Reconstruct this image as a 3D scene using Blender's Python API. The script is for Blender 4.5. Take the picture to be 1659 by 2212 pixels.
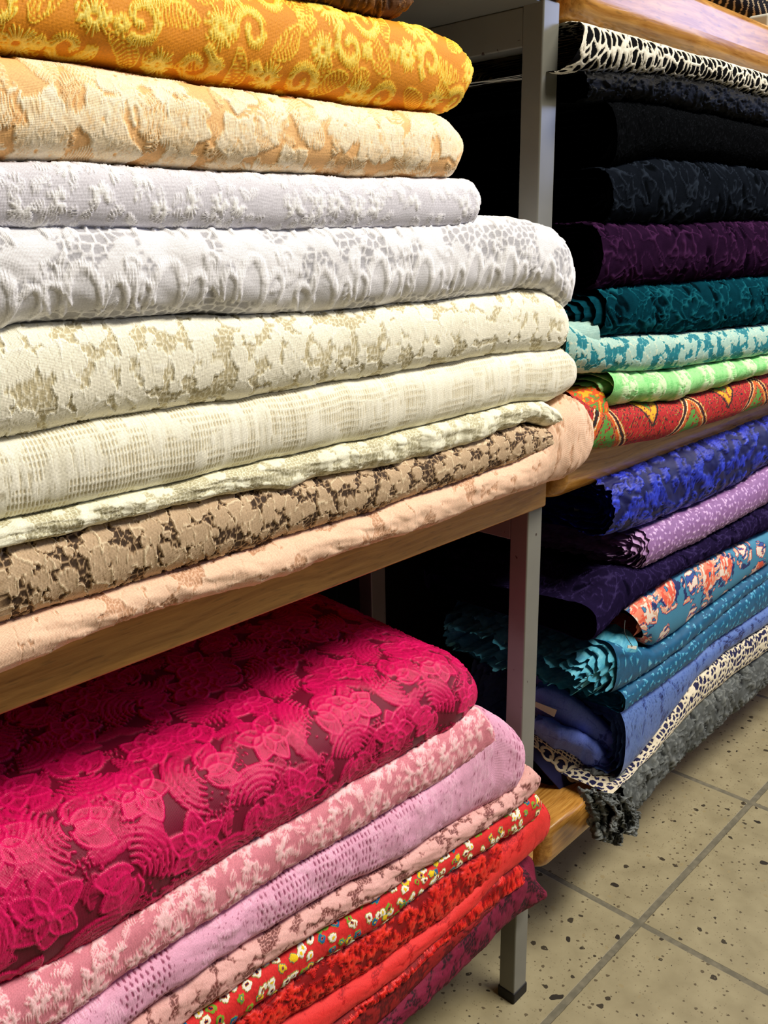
import bpy, math, random
import numpy as np

# ------------------------------------------------------------------ camera, light, exposure
scene = bpy.context.scene
for o in list(bpy.data.objects):
    bpy.data.objects.remove(o, do_unlink=True)
COL = scene.collection
CH = 0.8                                  # camera height in metres
YAW, PITCH, ROLL, FPX = math.radians(43.4656), math.radians(16.5074), math.radians(-1.01747), 1923.79
W, H = 1659.0, 2212.0
_f = np.array([math.cos(YAW)*math.cos(PITCH), math.sin(YAW)*math.cos(PITCH), -math.sin(PITCH)])
_r = np.cross(_f, [0, 0, 1.0]); _r /= np.linalg.norm(_r)
_u = np.cross(_r, _f)
_c, _s = math.cos(ROLL), math.sin(ROLL)
_r, _u = _c*_r + _s*_u, -_s*_r + _c*_u
from mathutils import Matrix, Vector
cam = bpy.data.objects.new('camera', bpy.data.cameras.new('camera'))
COL.objects.link(cam)
M = Matrix(((_r[0], _u[0], -_f[0], 0), (_r[1], _u[1], -_f[1], 0), (_r[2], _u[2], -_f[2], CH), (0, 0, 0, 1)))
cam.matrix_world = M
cam.data.sensor_fit = 'VERTICAL'
cam.data.sensor_height = 24.0
cam.data.lens = 24.0*FPX/H
cam.data.clip_start = 0.01
scene.camera = cam

scene.view_settings.view_transform = 'Standard'
scene.view_settings.look = 'None'
scene.view_settings.gamma = 1.0
scene.view_settings.exposure = -0.02

world = bpy.data.worlds.new('shop_air'); scene.world = world
world.use_nodes = True
world.node_tree.nodes['Background'].inputs[0].default_value = (1.0, 0.93, 0.82, 1)
world.node_tree.nodes['Background'].inputs[1].default_value = 0.035

def area(name, loc, target, sx, sy, power, color):
    l = bpy.data.lights.new(name, 'AREA'); l.shape = 'RECTANGLE'; l.size = sx; l.size_y = sy
    l.energy = power; l.color = color
    o = bpy.data.objects.new(name, l); COL.objects.link(o)
    o.location = loc
    d = Vector(target) - Vector(loc)
    o.rotation_euler = d.to_track_quat('-Z', 'Y').to_euler()
    return o
area('ceiling_lamp', (1.25, -0.82, 2.6), (0.8, 0.35, 0.5), 1.4, 0.4, 90, (1.0, 0.92, 0.80))
area('ceiling_lamp', (3.4, -0.85, 2.6), (2.4, 0.3, 0.3), 1.3, 0.4, 30, (1.0, 0.88, 0.70))
area('window_daylight', (4.6, -1.5, 1.80), (0.9, 0.44, 1.0), 1.8, 1.0, 44, (0.42, 0.54, 1.0))

# ------------------------------------------------------------------ helpers
def ray(px, py):
    d = _f*FPX + _r*(px-W/2) - _u*(py-H/2)
    return d/np.linalg.norm(d)
def at(px, py, Y):                        # point of a pixel's ray on the vertical plane at distance Y
    d = ray(px, py); t = Y/d[1]
    return np.array([0, 0, CH]) + t*d
def atz(px, py, z):
    d = ray(px, py); t = (z-CH)/d[2]
    return np.array([0, 0, CH]) + t*d
def atx(px, py, X):
    d = ray(px, py); t = X/d[0]
    return np.array([0, 0, CH]) + t*d

def props(o, label=None, cat=None, group=None, kind=None):
    if label: o['label'] = label
    if cat: o['category'] = cat
    if group: o['group'] = group
    if kind: o['kind'] = kind
    return o

def mesh_obj(name, verts, faces, mat=None, parent=None, smooth=True, attrs=None, loc=None):
    me = bpy.data.meshes.new(name)
    verts = np.asarray(verts, dtype=np.float64); faces = np.asarray(faces, dtype=np.int32)
    n, k = len(faces), faces.shape[1]
    me.vertices.add(len(verts)); me.vertices.foreach_set('co', verts.ravel())
    me.loops.add(n*k); me.loops.foreach_set('vertex_index', faces.ravel())
    me.polygons.add(n)
    me.polygons.foreach_set('loop_start', np.arange(0, n*k, k, dtype=np.int32))
    me.polygons.foreach_set('loop_total', np.full(n, k, dtype=np.int32))
    me.polygons.foreach_set('use_smooth', np.full(n, smooth, dtype=bool))
    if attrs:
        for nm, (typ, arr) in attrs.items():
            a = me.attributes.new(nm, typ, 'POINT')
            key = 'value' if typ == 'FLOAT' else 'vector'
            a.data.foreach_set(key, np.asarray(arr, dtype=np.float32).ravel())
    me.update(calc_edges=True); me.validate()
    if mat: me.materials.append(mat)
    o = bpy.data.objects.new(name, me); COL.objects.link(o)
    if parent: o.parent = parent
    return o

def bevel_box(name, lo, hi, r, mat, parent=None, seg=3, edges=None):
    import bmesh
    bm = bmesh.new()
    bmesh.ops.create_cube(bm, size=1)
    for v in bm.verts:
        v.co = Vector([(lo[i]+hi[i])/2 + v.co[i]*(hi[i]-lo[i]) for i in range(3)])
    if r > 0:
        bmesh.ops.bevel(bm, geom=list(bm.edges), offset=r, segments=seg, profile=0.5, affect='EDGES')
    me = bpy.data.meshes.new(name); bm.to_mesh(me); bm.free()
    for p in me.polygons: p.use_smooth = r > 0
    me.materials.append(mat)
    o = bpy.data.objects.new(name, me); COL.objects.link(o)
    if parent: o.parent = parent
    if r > 0:
        o.modifiers.new('n', 'WEIGHTED_NORMAL')
    return o

def empty(name, loc=(0, 0, 0)):
    o = bpy.data.objects.new(name, None); COL.objects.link(o); o.location = loc
    o.empty_display_size = 0.05
    return o
bpy.context.view_layer.update()
def adopt(child, par):
    """children are modelled in world coordinates; keep them there"""
    child.parent = par
    child.matrix_parent_inverse = Matrix.Translation(-Vector(par.location))

# ------------------------------------------------------------------ materials
def new_mat(name):
    m = bpy.data.materials.new(name); m.use_nodes = True
    nt = m.node_tree; b = nt.nodes['Principled BSDF']
    return m, nt, b
def N(nt, t, **kw):
    n = nt.nodes.new(t)
    for k, v in kw.items(): setattr(n, k, v)
    return n
def srgb(r, g, b):
    f = lambda c: (c/255/12.92) if c/255 <= 0.04045 else ((c/255+0.055)/1.055)**2.4
    return (f(r), f(g), f(b), 1)

def cloth_mat(name, stops, rough=0.75, sheen=0.0, weave=1500, wb=0.25, spec=0.3, satin=None, interp='LINEAR', glit=None, trans=0.0):
    """stops: [(pos, srgb tuple)] over the 'pat' attribute; satin = (roughness, specular) where pat is high"""
    m, nt, b = new_mat(name); L = nt.links.new
    a = N(nt, 'ShaderNodeAttribute', attribute_name='pat')
    r = N(nt, 'ShaderNodeValToRGB'); r.color_ramp.interpolation = interp
    el = r.color_ramp.elements
    while len(el) > 1: el.remove(el[-1])
    el[0].position = stops[0][0]; el[0].color = srgb(*stops[0][1])
    for p, c in stops[1:]:
        e = el.new(p); e.color = srgb(*c)
    L(a.outputs['Fac'], r.inputs[0])
    uv = N(nt, 'ShaderNodeAttribute', attribute_name='uvm')
    # colour variation of the yarn
    n1 = N(nt, 'ShaderNodeTexNoise'); n1.inputs['Scale'].default_value = 900; n1.inputs['Detail'].default_value = 3
    L(uv.outputs['Vector'], n1.inputs['Vector'])
    mr = N(nt, 'ShaderNodeMapRange'); mr.inputs['From Min'].default_value = 0.3; mr.inputs['From Max'].default_value = 0.7
    mr.inputs['To Min'].default_value = 0.86; mr.inputs['To Max'].default_value = 1.10
    L(n1.outputs['Fac'], mr.inputs['Value'])
    mx = N(nt, 'ShaderNodeMix', data_type='RGBA', blend_type='MULTIPLY'); mx.inputs['Factor'].default_value = 1
    L(r.outputs['Color'], mx.inputs['A']); L(mr.outputs['Result'], mx.inputs['B'])
    L(mx.outputs['Result'], b.inputs['Base Color'])
    # weave: crossed wave bump
    w1 = N(nt, 'ShaderNodeTexWave', bands_direction='X'); w1.inputs['Scale'].default_value = weave/6.28*2
    w2 = N(nt, 'ShaderNodeTexWave', bands_direction='Y'); w2.inputs['Scale'].default_value = weave/6.28*2
    for w in (w1, w2):
        w.inputs['Distortion'].default_value = 1.2; L(uv.outputs['Vector'], w.inputs['Vector'])
    ad = N(nt, 'ShaderNodeMath', operation='ADD'); L(w1.outputs['Fac'], ad.inputs[0]); L(w2.outputs['Fac'], ad.inputs[1])
    bp = N(nt, 'ShaderNodeBump'); bp.inputs['Strength'].default_value = wb; bp.inputs['Distance'].default_value = 0.0004
    L(ad.outputs[0], bp.inputs['Height']); L(bp.outputs['Normal'], b.inputs['Normal'])
    b.inputs['Roughness'].default_value = rough
    b.inputs['Specular IOR Level'].default_value = spec
    if sheen:
        b.inputs['Sheen Weight'].default_value = sheen; b.inputs['Sheen Roughness'].default_value = 0.4
    if satin:
        m2 = N(nt, 'ShaderNodeMapRange'); m2.inputs['From Min'].default_value = 0.35; m2.inputs['From Max'].default_value = 0.8
        m2.inputs['To Min'].default_value = rough; m2.inputs['To Max'].default_value = satin[0]
        L(a.outputs['Fac'], m2.inputs['Value']); L(m2.outputs['Result'], b.inputs['Roughness'])
        m3 = N(nt, 'ShaderNodeMapRange'); m3.inputs['From Min'].default_value = 0.35; m3.inputs['From Max'].default_value = 0.8
        m3.inputs['To Min'].default_value = spec; m3.inputs['To Max'].default_value = satin[1]
        L(a.outputs['Fac'], m3.inputs['Value']); L(m3.outputs['Result'], b.inputs['Specular IOR Level'])
    if glit:      # scattered metallic flecks: (density threshold, roughness)
        v = N(nt, 'ShaderNodeTexVoronoi'); v.inputs['Scale'].default_value = 700; L(uv.outputs['Vector'], v.inputs['Vector'])
        g = N(nt, 'ShaderNodeMath', operation='GREATER_THAN'); g.inputs[1].default_value = glit[0]
        sp = N(nt, 'ShaderNodeSeparateColor'); L(v.outputs['Color'], sp.inputs[0]); L(sp.outputs[0], g.inputs[0])
        mg = N(nt, 'ShaderNodeMath', operation='MULTIPLY'); mg.inputs[1].default_value = glit[1]; L(g.outputs[0], mg.inputs[0])
        L(mg.outputs[0], b.inputs['Metallic'])
        b.inputs['Roughness'].default_value = 0.35
    return m

def wood_mat():
    m, nt, b = new_mat('beech_wood'); L = nt.links.new
    tc = N(nt, 'ShaderNodeTexCoord')
    mp = N(nt, 'ShaderNodeMapping'); mp.inputs['Scale'].default_value = (7, 210, 170)
    L(tc.outputs['Object'], mp.inputs[0])
    n0 = N(nt, 'ShaderNodeTexNoise'); n0.inputs['Scale'].default_value = 4.5; n0.inputs['Detail'].default_value = 2
    L(tc.outputs['Object'], n0.inputs['Vector'])
    ad = N(nt, 'ShaderNodeMix', data_type='RGBA', blend_type='ADD'); ad.inputs['Factor'].default_value = 5.0
    ad.clamp_factor = False
    L(mp.outputs[0], ad.inputs['A']); L(n0.outputs['Color'], ad.inputs['B'])
    n = N(nt, 'ShaderNodeTexNoise'); n.inputs['Scale'].default_value = 1.3; n.inputs['Detail'].default_value = 6; n.inputs['Roughness'].default_value = 0.6
    L(ad.outputs['Result'], n.inputs['Vector'])
    r = N(nt, 'ShaderNodeValToRGB'); e = r.color_ramp.elements
    e[0].position = 0.32; e[0].color = srgb(158, 102, 34); e[1].position = 0.68; e[1].color = srgb(212, 158, 78)
    L(n.outputs['Fac'], r.inputs[0])
    # short dark beech flecks along the grain
    mp2 = N(nt, 'ShaderNodeMapping'); mp2.inputs['Scale'].default_value = (60, 500, 450); L(tc.outputs['Object'], mp2.inputs[0])
    v = N(nt, 'ShaderNodeTexNoise'); v.inputs['Scale'].default_value = 1.0; v.inputs['Detail'].default_value = 1; L(mp2.outputs[0], v.inputs['Vector'])
    rr = N(nt, 'ShaderNodeMapRange'); rr.inputs['From Min'].default_value = 0.60; rr.inputs['From Max'].default_value = 0.72
    rr.inputs['To Min'].default_value = 1; rr.inputs['To Max'].default_value = 0.72; L(v.outputs['Fac'], rr.inputs['Value'])
    mx = N(nt, 'ShaderNodeMix', data_type='RGBA', blend_type='MULTIPLY'); mx.inputs['Factor'].default_value = 1
    L(r.outputs[0], mx.inputs['A']); L(rr.outputs[0], mx.inputs['B'])
    L(mx.outputs['Result'], b.inputs['Base Color'])
    b.inputs['Roughness'].default_value = 0.24; b.inputs['Specular IOR Level'].default_value = 0.5
    bp = N(nt, 'ShaderNodeBump'); bp.inputs['Strength'].default_value = 0.35; bp.inputs['Distance'].default_value = 0.0006
    L(n.outputs['Fac'], bp.inputs['Height']); L(bp.outputs['Normal'], b.inputs['Normal'])
    return m
WOOD = wood_mat()

def simple_mat(name, col, rough=0.5, spec=0.5, nscale=0, ncol=None, metal=0, bump=0):
    m, nt, b = new_mat(name); L = nt.links.new
    b.inputs['Base Color'].default_value = srgb(*col)
    b.inputs['Roughness'].default_value = rough; b.inputs['Specular IOR Level'].default_value = spec
    b.inputs['Metallic'].default_value = metal
    tc = N(nt, 'ShaderNodeTexCoord')
    n = N(nt, 'ShaderNodeTexNoise'); n.inputs['Scale'].default_value = nscale or 30; n.inputs['Detail'].default_value = 5
    L(tc.outputs['Object'], n.inputs['Vector'])
    r = N(nt, 'ShaderNodeValToRGB'); e = r.color_ramp.elements
    e[0].position = 0.35; e[0].color = srgb(*(ncol or [c*0.93 for c in col])); e[1].position = 0.65; e[1].color = srgb(*col)
    L(n.outputs['Fac'], r.inputs[0]); L(r.outputs[0], b.inputs['Base Color'])
    if bump:
        bp = N(nt, 'ShaderNodeBump'); bp.inputs['Strength'].default_value = bump; bp.inputs['Distance'].default_value = 0.0005
        L(n.outputs['Fac'], bp.inputs['Height']); L(bp.outputs['Normal'], b.inputs['Normal'])
    return m
STEEL = simple_mat('grey_painted_steel', (116, 116, 108), 0.30, 0.5, 18, (108, 108, 101))
# chipped paint: sparse dark spots
def chip(m):
    nt = m.node_tree; L = nt.links.new; b = nt.nodes['Principled BSDF']
    src = b.inputs['Base Color'].links[0].from_socket
    tc = N(nt, 'ShaderNodeTexCoord')
    n = N(nt, 'ShaderNodeTexNoise'); n.inputs['Scale'].default_value = 140; n.inputs['Detail'].default_value = 2
    L(tc.outputs['Object'], n.inputs['Vector'])
    g = N(nt, 'ShaderNodeMath', operation='GREATER_THAN'); g.inputs[1].default_value = 0.745; L(n.outputs['Fac'], g.inputs[0])
    mx = N(nt, 'ShaderNodeMix', data_type='RGBA'); L(g.outputs[0], mx.inputs['Factor']); L(src, mx.inputs['A'])
    mx.inputs['B'].default_value = srgb(52, 36, 30); L(mx.outputs['Result'], b.inputs['Base Color'])
chip(STEEL)
RUBBER = simple_mat('black_rubber', (26, 24, 22), 0.6, 0.3, 60)
DARK = simple_mat('dark_shade_panel', (20, 20, 22), 0.8, 0.2, 12, (14, 14, 15))  # near-black colour carries the shade of the depth behind the shelves
WALL = simple_mat('shop_wall_paint', (150, 145, 132), 0.8, 0.2, 6, (140, 136, 124))

def floor_mat():
    m, nt, b = new_mat('speckled_floor_tile'); L = nt.links.new
    tc = N(nt, 'ShaderNodeTexCoord')
    T = 0.3352
    mp = N(nt, 'ShaderNodeMapping', vector_type='TEXTURE')
    mp.inputs['Location'].default_value = (0.8653, 0.4006, 0)
    mp.inputs['Rotation'].default_value = (0, 0, math.radians(-0.75))
    mp.inputs['Scale'].default_value = (T, T, T)
    L(tc.outputs['Object'], mp.inputs[0])
    sp = N(nt, 'ShaderNodeSeparateXYZ'); L(mp.outputs[0], sp.inputs[0])
    ds = []
    # slightly wobbly grout edge
    nw = N(nt, 'ShaderNodeTexNoise'); nw.inputs['Scale'].default_value = 180; nw.inputs['Detail'].default_value = 3
    L(tc.outputs['Object'], nw.inputs['Vector'])
    for i in (0, 1):
        fr = N(nt, 'ShaderNodeMath', operation='FRACT'); L(sp.outputs[i], fr.inputs[0])
        s = N(nt, 'ShaderNodeMath', operation='SUBTRACT'); L(fr.outputs[0], s.inputs[0]); s.inputs[1].default_value = 0.5
        a = N(nt, 'ShaderNodeMath', operation='ABSOLUTE'); L(s.outputs[0], a.inputs[0]); ds.append(a)
    mxx = N(nt, 'ShaderNodeMath', operation='MAXIMUM'); L(ds[0].outputs[0], mxx.inputs[0]); L(ds[1].outputs[0], mxx.inputs[1])
    ml = N(nt, 'ShaderNodeMath', operation='MULTIPLY_ADD'); L(nw.outputs['Fac'], ml.inputs[0]); ml.inputs[1].default_value = 0.004; L(mxx.outputs[0], ml.inputs[2])
    gr = N(nt, 'ShaderNodeMapRange'); gr.inputs['From Min'].default_value = 0.4885; gr.inputs['From Max'].default_value = 0.4905
    L(ml.outputs[0], gr.inputs['Value'])
    # per tile speck density
    fl = N(nt, 'ShaderNodeVectorMath', operation='FLOOR'); L(mp.outputs[0], fl.inputs[0])
    wn = N(nt, 'ShaderNodeTexWhiteNoise', noise_dimensions='3D'); L(fl.outputs[0], wn.inputs['Vector'])
    # base mottling
    n = N(nt, 'ShaderNodeTexNoise'); n.inputs['Scale'].default_value = 26; n.inputs['Detail'].default_value = 6
    L(tc.outputs['Object'], n.inputs['Vector'])
    r = N(nt, 'ShaderNodeValToRGB'); e = r.color_ramp.elements
    e[0].position = 0.3; e[0].color = srgb(142, 133, 104); e[1].position = 0.7; e[1].color = srgb(162, 153, 122)
    L(n.outputs['Fac'], r.inputs[0])
    cur = r.outputs[0]
    # specks: warped voronoi cells, some of them dark chips
    def specks(scale, size, keep, col, cur, dens=0.0, seed=0):
        n2 = N(nt, 'ShaderNodeTexNoise'); n2.inputs['Scale'].default_value = scale*1.6; n2.inputs['Detail'].default_value = 2
        L(tc.outputs['Object'], n2.inputs['Vector'])
        ad = N(nt, 'ShaderNodeVectorMath', operation='MULTIPLY_ADD'); L(n2.outputs['Color'], ad.inputs[0])
        k = 0.55/scale
        ad.inputs[1].default_value = (k, k, 0)
        of = N(nt, 'ShaderNodeVectorMath', operation='ADD'); L(tc.outputs['Object'], of.inputs[0]); of.inputs[1].default_value = (seed, seed*0.7, 0)
        L(of.outputs[0], ad.inputs[2])
        v = N(nt, 'ShaderNodeTexVoronoi', voronoi_dimensions='2D'); v.inputs['Scale'].default_value = scale; L(ad.outputs[0], v.inputs['Vector'])
        sc = N(nt, 'ShaderNodeSeparateColor'); L(v.outputs['Color'], sc.inputs[0])
        sz = N(nt, 'ShaderNodeMath', operation='MULTIPLY'); L(sc.outputs[1], sz.inputs[0]); sz.inputs[1].default_value = size
        lt = N(nt, 'ShaderNodeMath', operation='LESS_THAN'); L(v.outputs['Distance'], lt.inputs[0]); L(sz.outputs[0], lt.inputs[1])
        th = N(nt, 'ShaderNodeMath', operation='MULTIPLY_ADD'); L(wn.outputs['Value'], th.inputs[0]); th.inputs[1].default_value = -dens; th.inputs[2].default_value = keep
        g = N(nt, 'ShaderNodeMath', operation='GREATER_THAN'); L(sc.outputs[0], g.inputs[0]); L(th.outputs[0], g.inputs[1])
        mm = N(nt, 'ShaderNodeMath', operation='MULTIPLY'); L(lt.outputs[0], mm.inputs[0]); L(g.outputs[0], mm.inputs[1])
        mx = N(nt, 'ShaderNodeMix', data_type='RGBA'); L(mm.outputs[0], mx.inputs['Factor']); L(cur, mx.inputs['A'])
        mx.inputs['B'].default_value = srgb(*col)
        return mx.outputs['Result']
    cur = specks(75, 0.24, 0.93, (150, 138, 104), cur, 0.05, 3.1)
    cur = specks(66, 0.26, 0.90, (62, 56, 44), cur, 0.10, 0.0)
    cur = specks(130, 0.26, 0.80, (96, 86, 66), cur, 0.10, 5.3)
    cur = specks(330, 0.30, 0.82, (128, 118, 92), cur, 0.10, 1.7)
    cur = specks(24, 0.11, 0.88, (46, 42, 36), cur, 0.12, 8.2)
    # grout
    ng = N(nt, 'ShaderNodeTexNoise'); ng.inputs['Scale'].default_value = 90; ng.inputs['Detail'].default_value = 4
    L(tc.outputs['Object'], ng.inputs['Vector'])
    rg = N(nt, 'ShaderNodeValToRGB'); e = rg.color_ramp.elements
    e[0].position = 0.4; e[0].color = srgb(100, 96, 80); e[1].position = 0.78; e[1].color = srgb(128, 122, 102)
    L(ng.outputs['Fac'], rg.inputs[0])
    mx = N(nt, 'ShaderNodeMix', data_type='RGBA'); L(gr.outputs[0], mx.inputs['Factor']); L(cur, mx.inputs['A']); L(rg.outputs[0], mx.inputs['B'])
    L(mx.outputs['Result'], b.inputs['Base Color'])
    ro = N(nt, 'ShaderNodeMapRange'); ro.inputs['To Min'].default_value = 0.42; ro.inputs['To Max'].default_value = 0.9
    L(gr.outputs[0], ro.inputs['Value']); L(ro.outputs[0], b.inputs['Roughness'])
    iv = N(nt, 'ShaderNodeMath', operation='SUBTRACT'); iv.inputs[0].default_value = 1; L(gr.outputs[0], iv.inputs[1])
    bp = N(nt, 'ShaderNodeBump'); bp.inputs['Strength'].default_value = 0.6; bp.inputs['Distance'].default_value = 0.0015
    L(iv.outputs[0], bp.inputs['Height']); L(bp.outputs['Normal'], b.inputs['Normal'])
    return m
FLOOR = floor_mat()

# ------------------------------------------------------------------ room
def quad(name, pts, mat):
    o = mesh_obj(name, pts, [[0, 1, 2, 3]], mat, smooth=False)
    return props(o, kind='structure')
quad('floor', [(-1.5, -3, 0), (6, -3, 0), (6, 1.6, 0), (-1.5, 1.6, 0)], FLOOR)
quad('wall_back', [(-1.5, 1.6, 0), (6, 1.6, 0), (6, 1.6, 2.9), (-1.5, 1.6, 2.9)], WALL)

# ------------------------------------------------------------------ shelving units
FY = 0.440                                # front plane of the boards
BZ = {'low': (0.142, 0.194), 'mid': (0.5655, 0.6175), 'top': (0.981, 1.033)}
DEP = 0.30
lu = empty('shelving_unit', (0.25, 0.59, 0))
props(lu, 'square-edged beech shelves on grey steel legs, holding yellow, white and pink cloths', 'shelf', 'shelving units')
for k, (z0, z1) in BZ.items():
    if k == 'top': z0 += .007; z1 += .007
    b = bevel_box('shelf_board', (-0.45, FY, z0), (0.6855, FY+DEP, z1), 0.0025, WOOD); adopt(b, lu)
def leg(x0, y0, z1, par, foot=True):
    l = bevel_box('leg', (x0, y0, 0.012), (x0+0.0235, y0+0.0200, z1), 0.0016, STEEL); adopt(l, par)
    f = bevel_box('foot_cap', (x0-0.0012, y0-0.0012, 0.0), (x0+0.0247, y0+0.0212, 0.014), 0.002, RUBBER); f.parent = l
    return l
leg(0.6610, 0.4435, 0.987, lu)
leg(0.6610, 0.648, 0.987, lu)
leg(-0.40, 0.4435, 0.987, lu)
leg(-0.40, 0.648, 0.987, lu)
for z in (0.984, 0.5635, 0.140):
    r = bevel_box('end_rail', (0.6620, 0.4637, z-0.03), (0.6835, 0.648, z), 0.0015, STEEL); adopt(r, lu)
    r = bevel_box('end_rail', (-0.399, 0.469, z-0.03), (-0.3745, 0.650, z), 0.0015, STEEL); adopt(r, lu)
fl = bevel_box('corner_plate', (0.45, 0.446, 0.9840), (0.6835, 0.70, 0.9875), 0, STEEL); adopt(fl, lu)
p = bevel_box('shade_panel', (-0.45, 0.748, 0.142), (0.70, 0.756, 1.033), 0, DARK); adopt(p, lu)  # added dark sheet standing in for the shaded interior

def round_board(name, x0, x1, z0, z1, rt=.009, rb=.020, rc=.014):
    pf = [(FY+DEP, z1)]                                  # (Y, z) profile: back-top, round top edge, flat face, wide round bottom edge
    for t in np.linspace(0, math.pi/2, 7): pf.append((FY+rt-rt*math.sin(t), z1-rt+rt*math.cos(t)))
    for t in np.linspace(0, math.pi/2, 10): pf.append((FY+rb*.7-rb*.7*math.cos(t), z0+rb-rb*math.sin(t)))
    pf.append((FY+DEP, z0)); pf = np.array(pf); k = len(pf)
    V = []; 
    for t in np.linspace(0, math.pi/2, 8):
        q = pf.copy(); q[:, 0] = np.maximum(q[:, 0], FY)+rc*(1-math.sin(t))*(pf[:, 0] < FY+DEP-.01)
        V += [(x0+rc-rc*math.cos(t), y, z) for y, z in q]
    V += [(x1, y, z) for y, z in pf]
    n = len(V)//k
    F = [[i*k+j, i*k+(j+1) % k, (i+1)*k+(j+1) % k, (i+1)*k+j] for i in range(n-1) for j in range(k)]
    me = bpy.data.meshes.new(name); me.from_pydata(V, [], F+[list(range(k))[::-1], list(range((n-1)*k, n*k))])
    for p in me.polygons: p.use_smooth = True
    me.materials.append(WOOD); o = bpy.data.objects.new(name, me); COL.objects.link(o)
    o.modifiers.new('n', 'WEIGHTED_NORMAL')
    return o
ru = empty('shelving_unit', (1.6, 0.59, 0))
props(ru, 'round-edged beech shelves holding the black, teal, blue and grey cloths', 'shelf', 'shelving units')
for k, (z0, z1) in BZ.items():
    b = round_board('shelf_board', 0.709, 2.6, z0, z1); adopt(b, ru)
p = bevel_box('shade_panel', (0.705, 0.748, 0.142), (2.6, 0.756, 1.033), 0, DARK); adopt(p, ru)
leg(2.50, 0.452, 0.979, ru)
leg(2.50, 0.66, 0.979, ru)

# ------------------------------------------------------------------ pattern toolkit (procedural, in metres)
def vnoise(x, y, seed=0):
    rng = np.random.RandomState(seed); T = rng.rand(256, 256)
    xi = np.floor(x).astype(int); yi = np.floor(y).astype(int)
    fx = x-xi; fy = y-yi
    fx = fx*fx*(3-2*fx); fy = fy*fy*(3-2*fy)
    a = T[xi % 256, yi % 256]; b = T[(xi+1) % 256, yi % 256]
    c = T[xi % 256, (yi+1) % 256]; d = T[(xi+1) % 256, (yi+1) % 256]
    return (a*(1-fx)+b*fx)*(1-fy) + (c*(1-fx)+d*fx)*fy
def fbm(x, y, seed=0, o=3):
    s = 0; a = 0.5; t = 0
    for i in range(o):
        s = s + a*vnoise(x*2**i, y*2**i, seed+i*7); t += a; a *= 0.5
    return s/t
def voro(u, v, su, sv, seed=0, jit=0.9, ang=False):
    """F1, F2-F1 and a random number per cell for cells of size su x sv"""
    rng = np.random.RandomState(seed); JX = rng.rand(128, 128); JY = rng.rand(128, 128); R = rng.rand(128, 128)
    x = u/su; y = v/sv
    xi = np.floor(x).astype(int); yi = np.floor(y).astype(int)
    f1 = np.full(x.shape, 9.0); f2 = np.full(x.shape, 9.0); rid = np.zeros(x.shape); th = np.zeros(x.shape)
    for dx in (-1, 0, 1):
        for dy in (-1, 0, 1):
            cx = (xi+dx); cy = (yi+dy)
            px = cx+0.5+(JX[cx % 128, cy % 128]-0.5)*jit; py = cy+0.5+(JY[cx % 128, cy % 128]-0.5)*jit
            d = np.hypot(x-px, y-py)
            nr = R[cx % 128, cy % 128]
            closer = d < f1
            f2 = np.where(closer, f1, np.minimum(f2, d)); rid = np.where(closer, nr, rid)
            if ang: th = np.where(closer, np.arctan2(y-py, x-px), th)
            f1 = np.minimum(f1, d)
    if ang: return f1, f2-f1, rid, th
    return f1, f2-f1, rid
def sstep(a, b, x):
    t = np.clip((x-a)/(b-a), 0, 1); return t*t*(3-2*t)

RES = 0.00030
class Canvas:
    def __init__(s, u0, u1, v0, v1, res=RES):
        s.u0, s.v0, s.res = u0, v0, res
        s.nu = int((u1-u0)/res)+2; s.nv = int((v1-v0)/res)+2
        s.m = np.zeros((s.nu, s.nv)); s.h = np.zeros((s.nu, s.nv))
        s.U, s.V = np.meshgrid(u0+np.arange(s.nu)*res, v0+np.arange(s.nv)*res, indexing='ij')
        s.u1, s.v1 = u1, v1
    def strokes(s, P0, P1, rad, hv, mv):
        P0 = np.asarray(P0).reshape(-1, 2); P1 = np.asarray(P1).reshape(-1, 2)
        if len(P0) == 0: return
        hv = np.broadcast_to(hv, len(P0)); mv = np.broadcast_to(mv, len(P0))
        L = np.hypot(*(P1-P0).T).max(); n = max(2, int(L/(s.res*0.9))+1)
        t = np.linspace(0, 1, n)
        P = P0[:, None]*(1-t)[None, :, None] + P1[:, None]*t[None, :, None]
        prof = (1-0.35*np.abs(2*t-1)**2)
        hh = (hv[:, None]*prof[None]).ravel(); mm = np.broadcast_to(mv[:, None], (len(P0), n)).ravel()
        gx = (P[..., 0].ravel()-s.u0)/s.res; gy = (P[..., 1].ravel()-s.v0)/s.res
        k = int(math.ceil(rad/s.res))
        bx = np.round(gx).astype(int); by = np.round(gy).astype(int)
        for dx in range(-k, k+1):
            for dy in range(-k, k+1):
                ix = bx+dx; iy = by+dy
                d = np.hypot(ix-gx, iy-gy)*s.res/rad
                ok = (d < 1) & (ix >= 0) & (iy >= 0) & (ix < s.nu) & (iy < s.nv)
                if not ok.any(): continue
                w = (1-d[ok]**2)
                hn = hh[ok]*np.sqrt(w); jx, jy = ix[ok], iy[ok]; top_ = hn > s.h[jx, jy]*.93
                s.m[jx[top_], jy[top_]] = (mm[ok]*(0.5+0.5*w))[top_]
                np.maximum.at(s.h, (jx, jy), hn)
    def get(s, A, u, v):
        x = np.clip((u-s.u0)/s.res, 0, s.nu-1.001); y = np.clip((v-s.v0)/s.res, 0, s.nv-1.001)
        xi = x.astype(int); yi = y.astype(int); fx = x-xi; fy = y-yi
        return (A[xi, yi]*(1-fx)+A[xi+1, yi]*fx)*(1-fy)+(A[xi, yi+1]*(1-fx)+A[xi+1, yi+1]*fx)*fy

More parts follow.
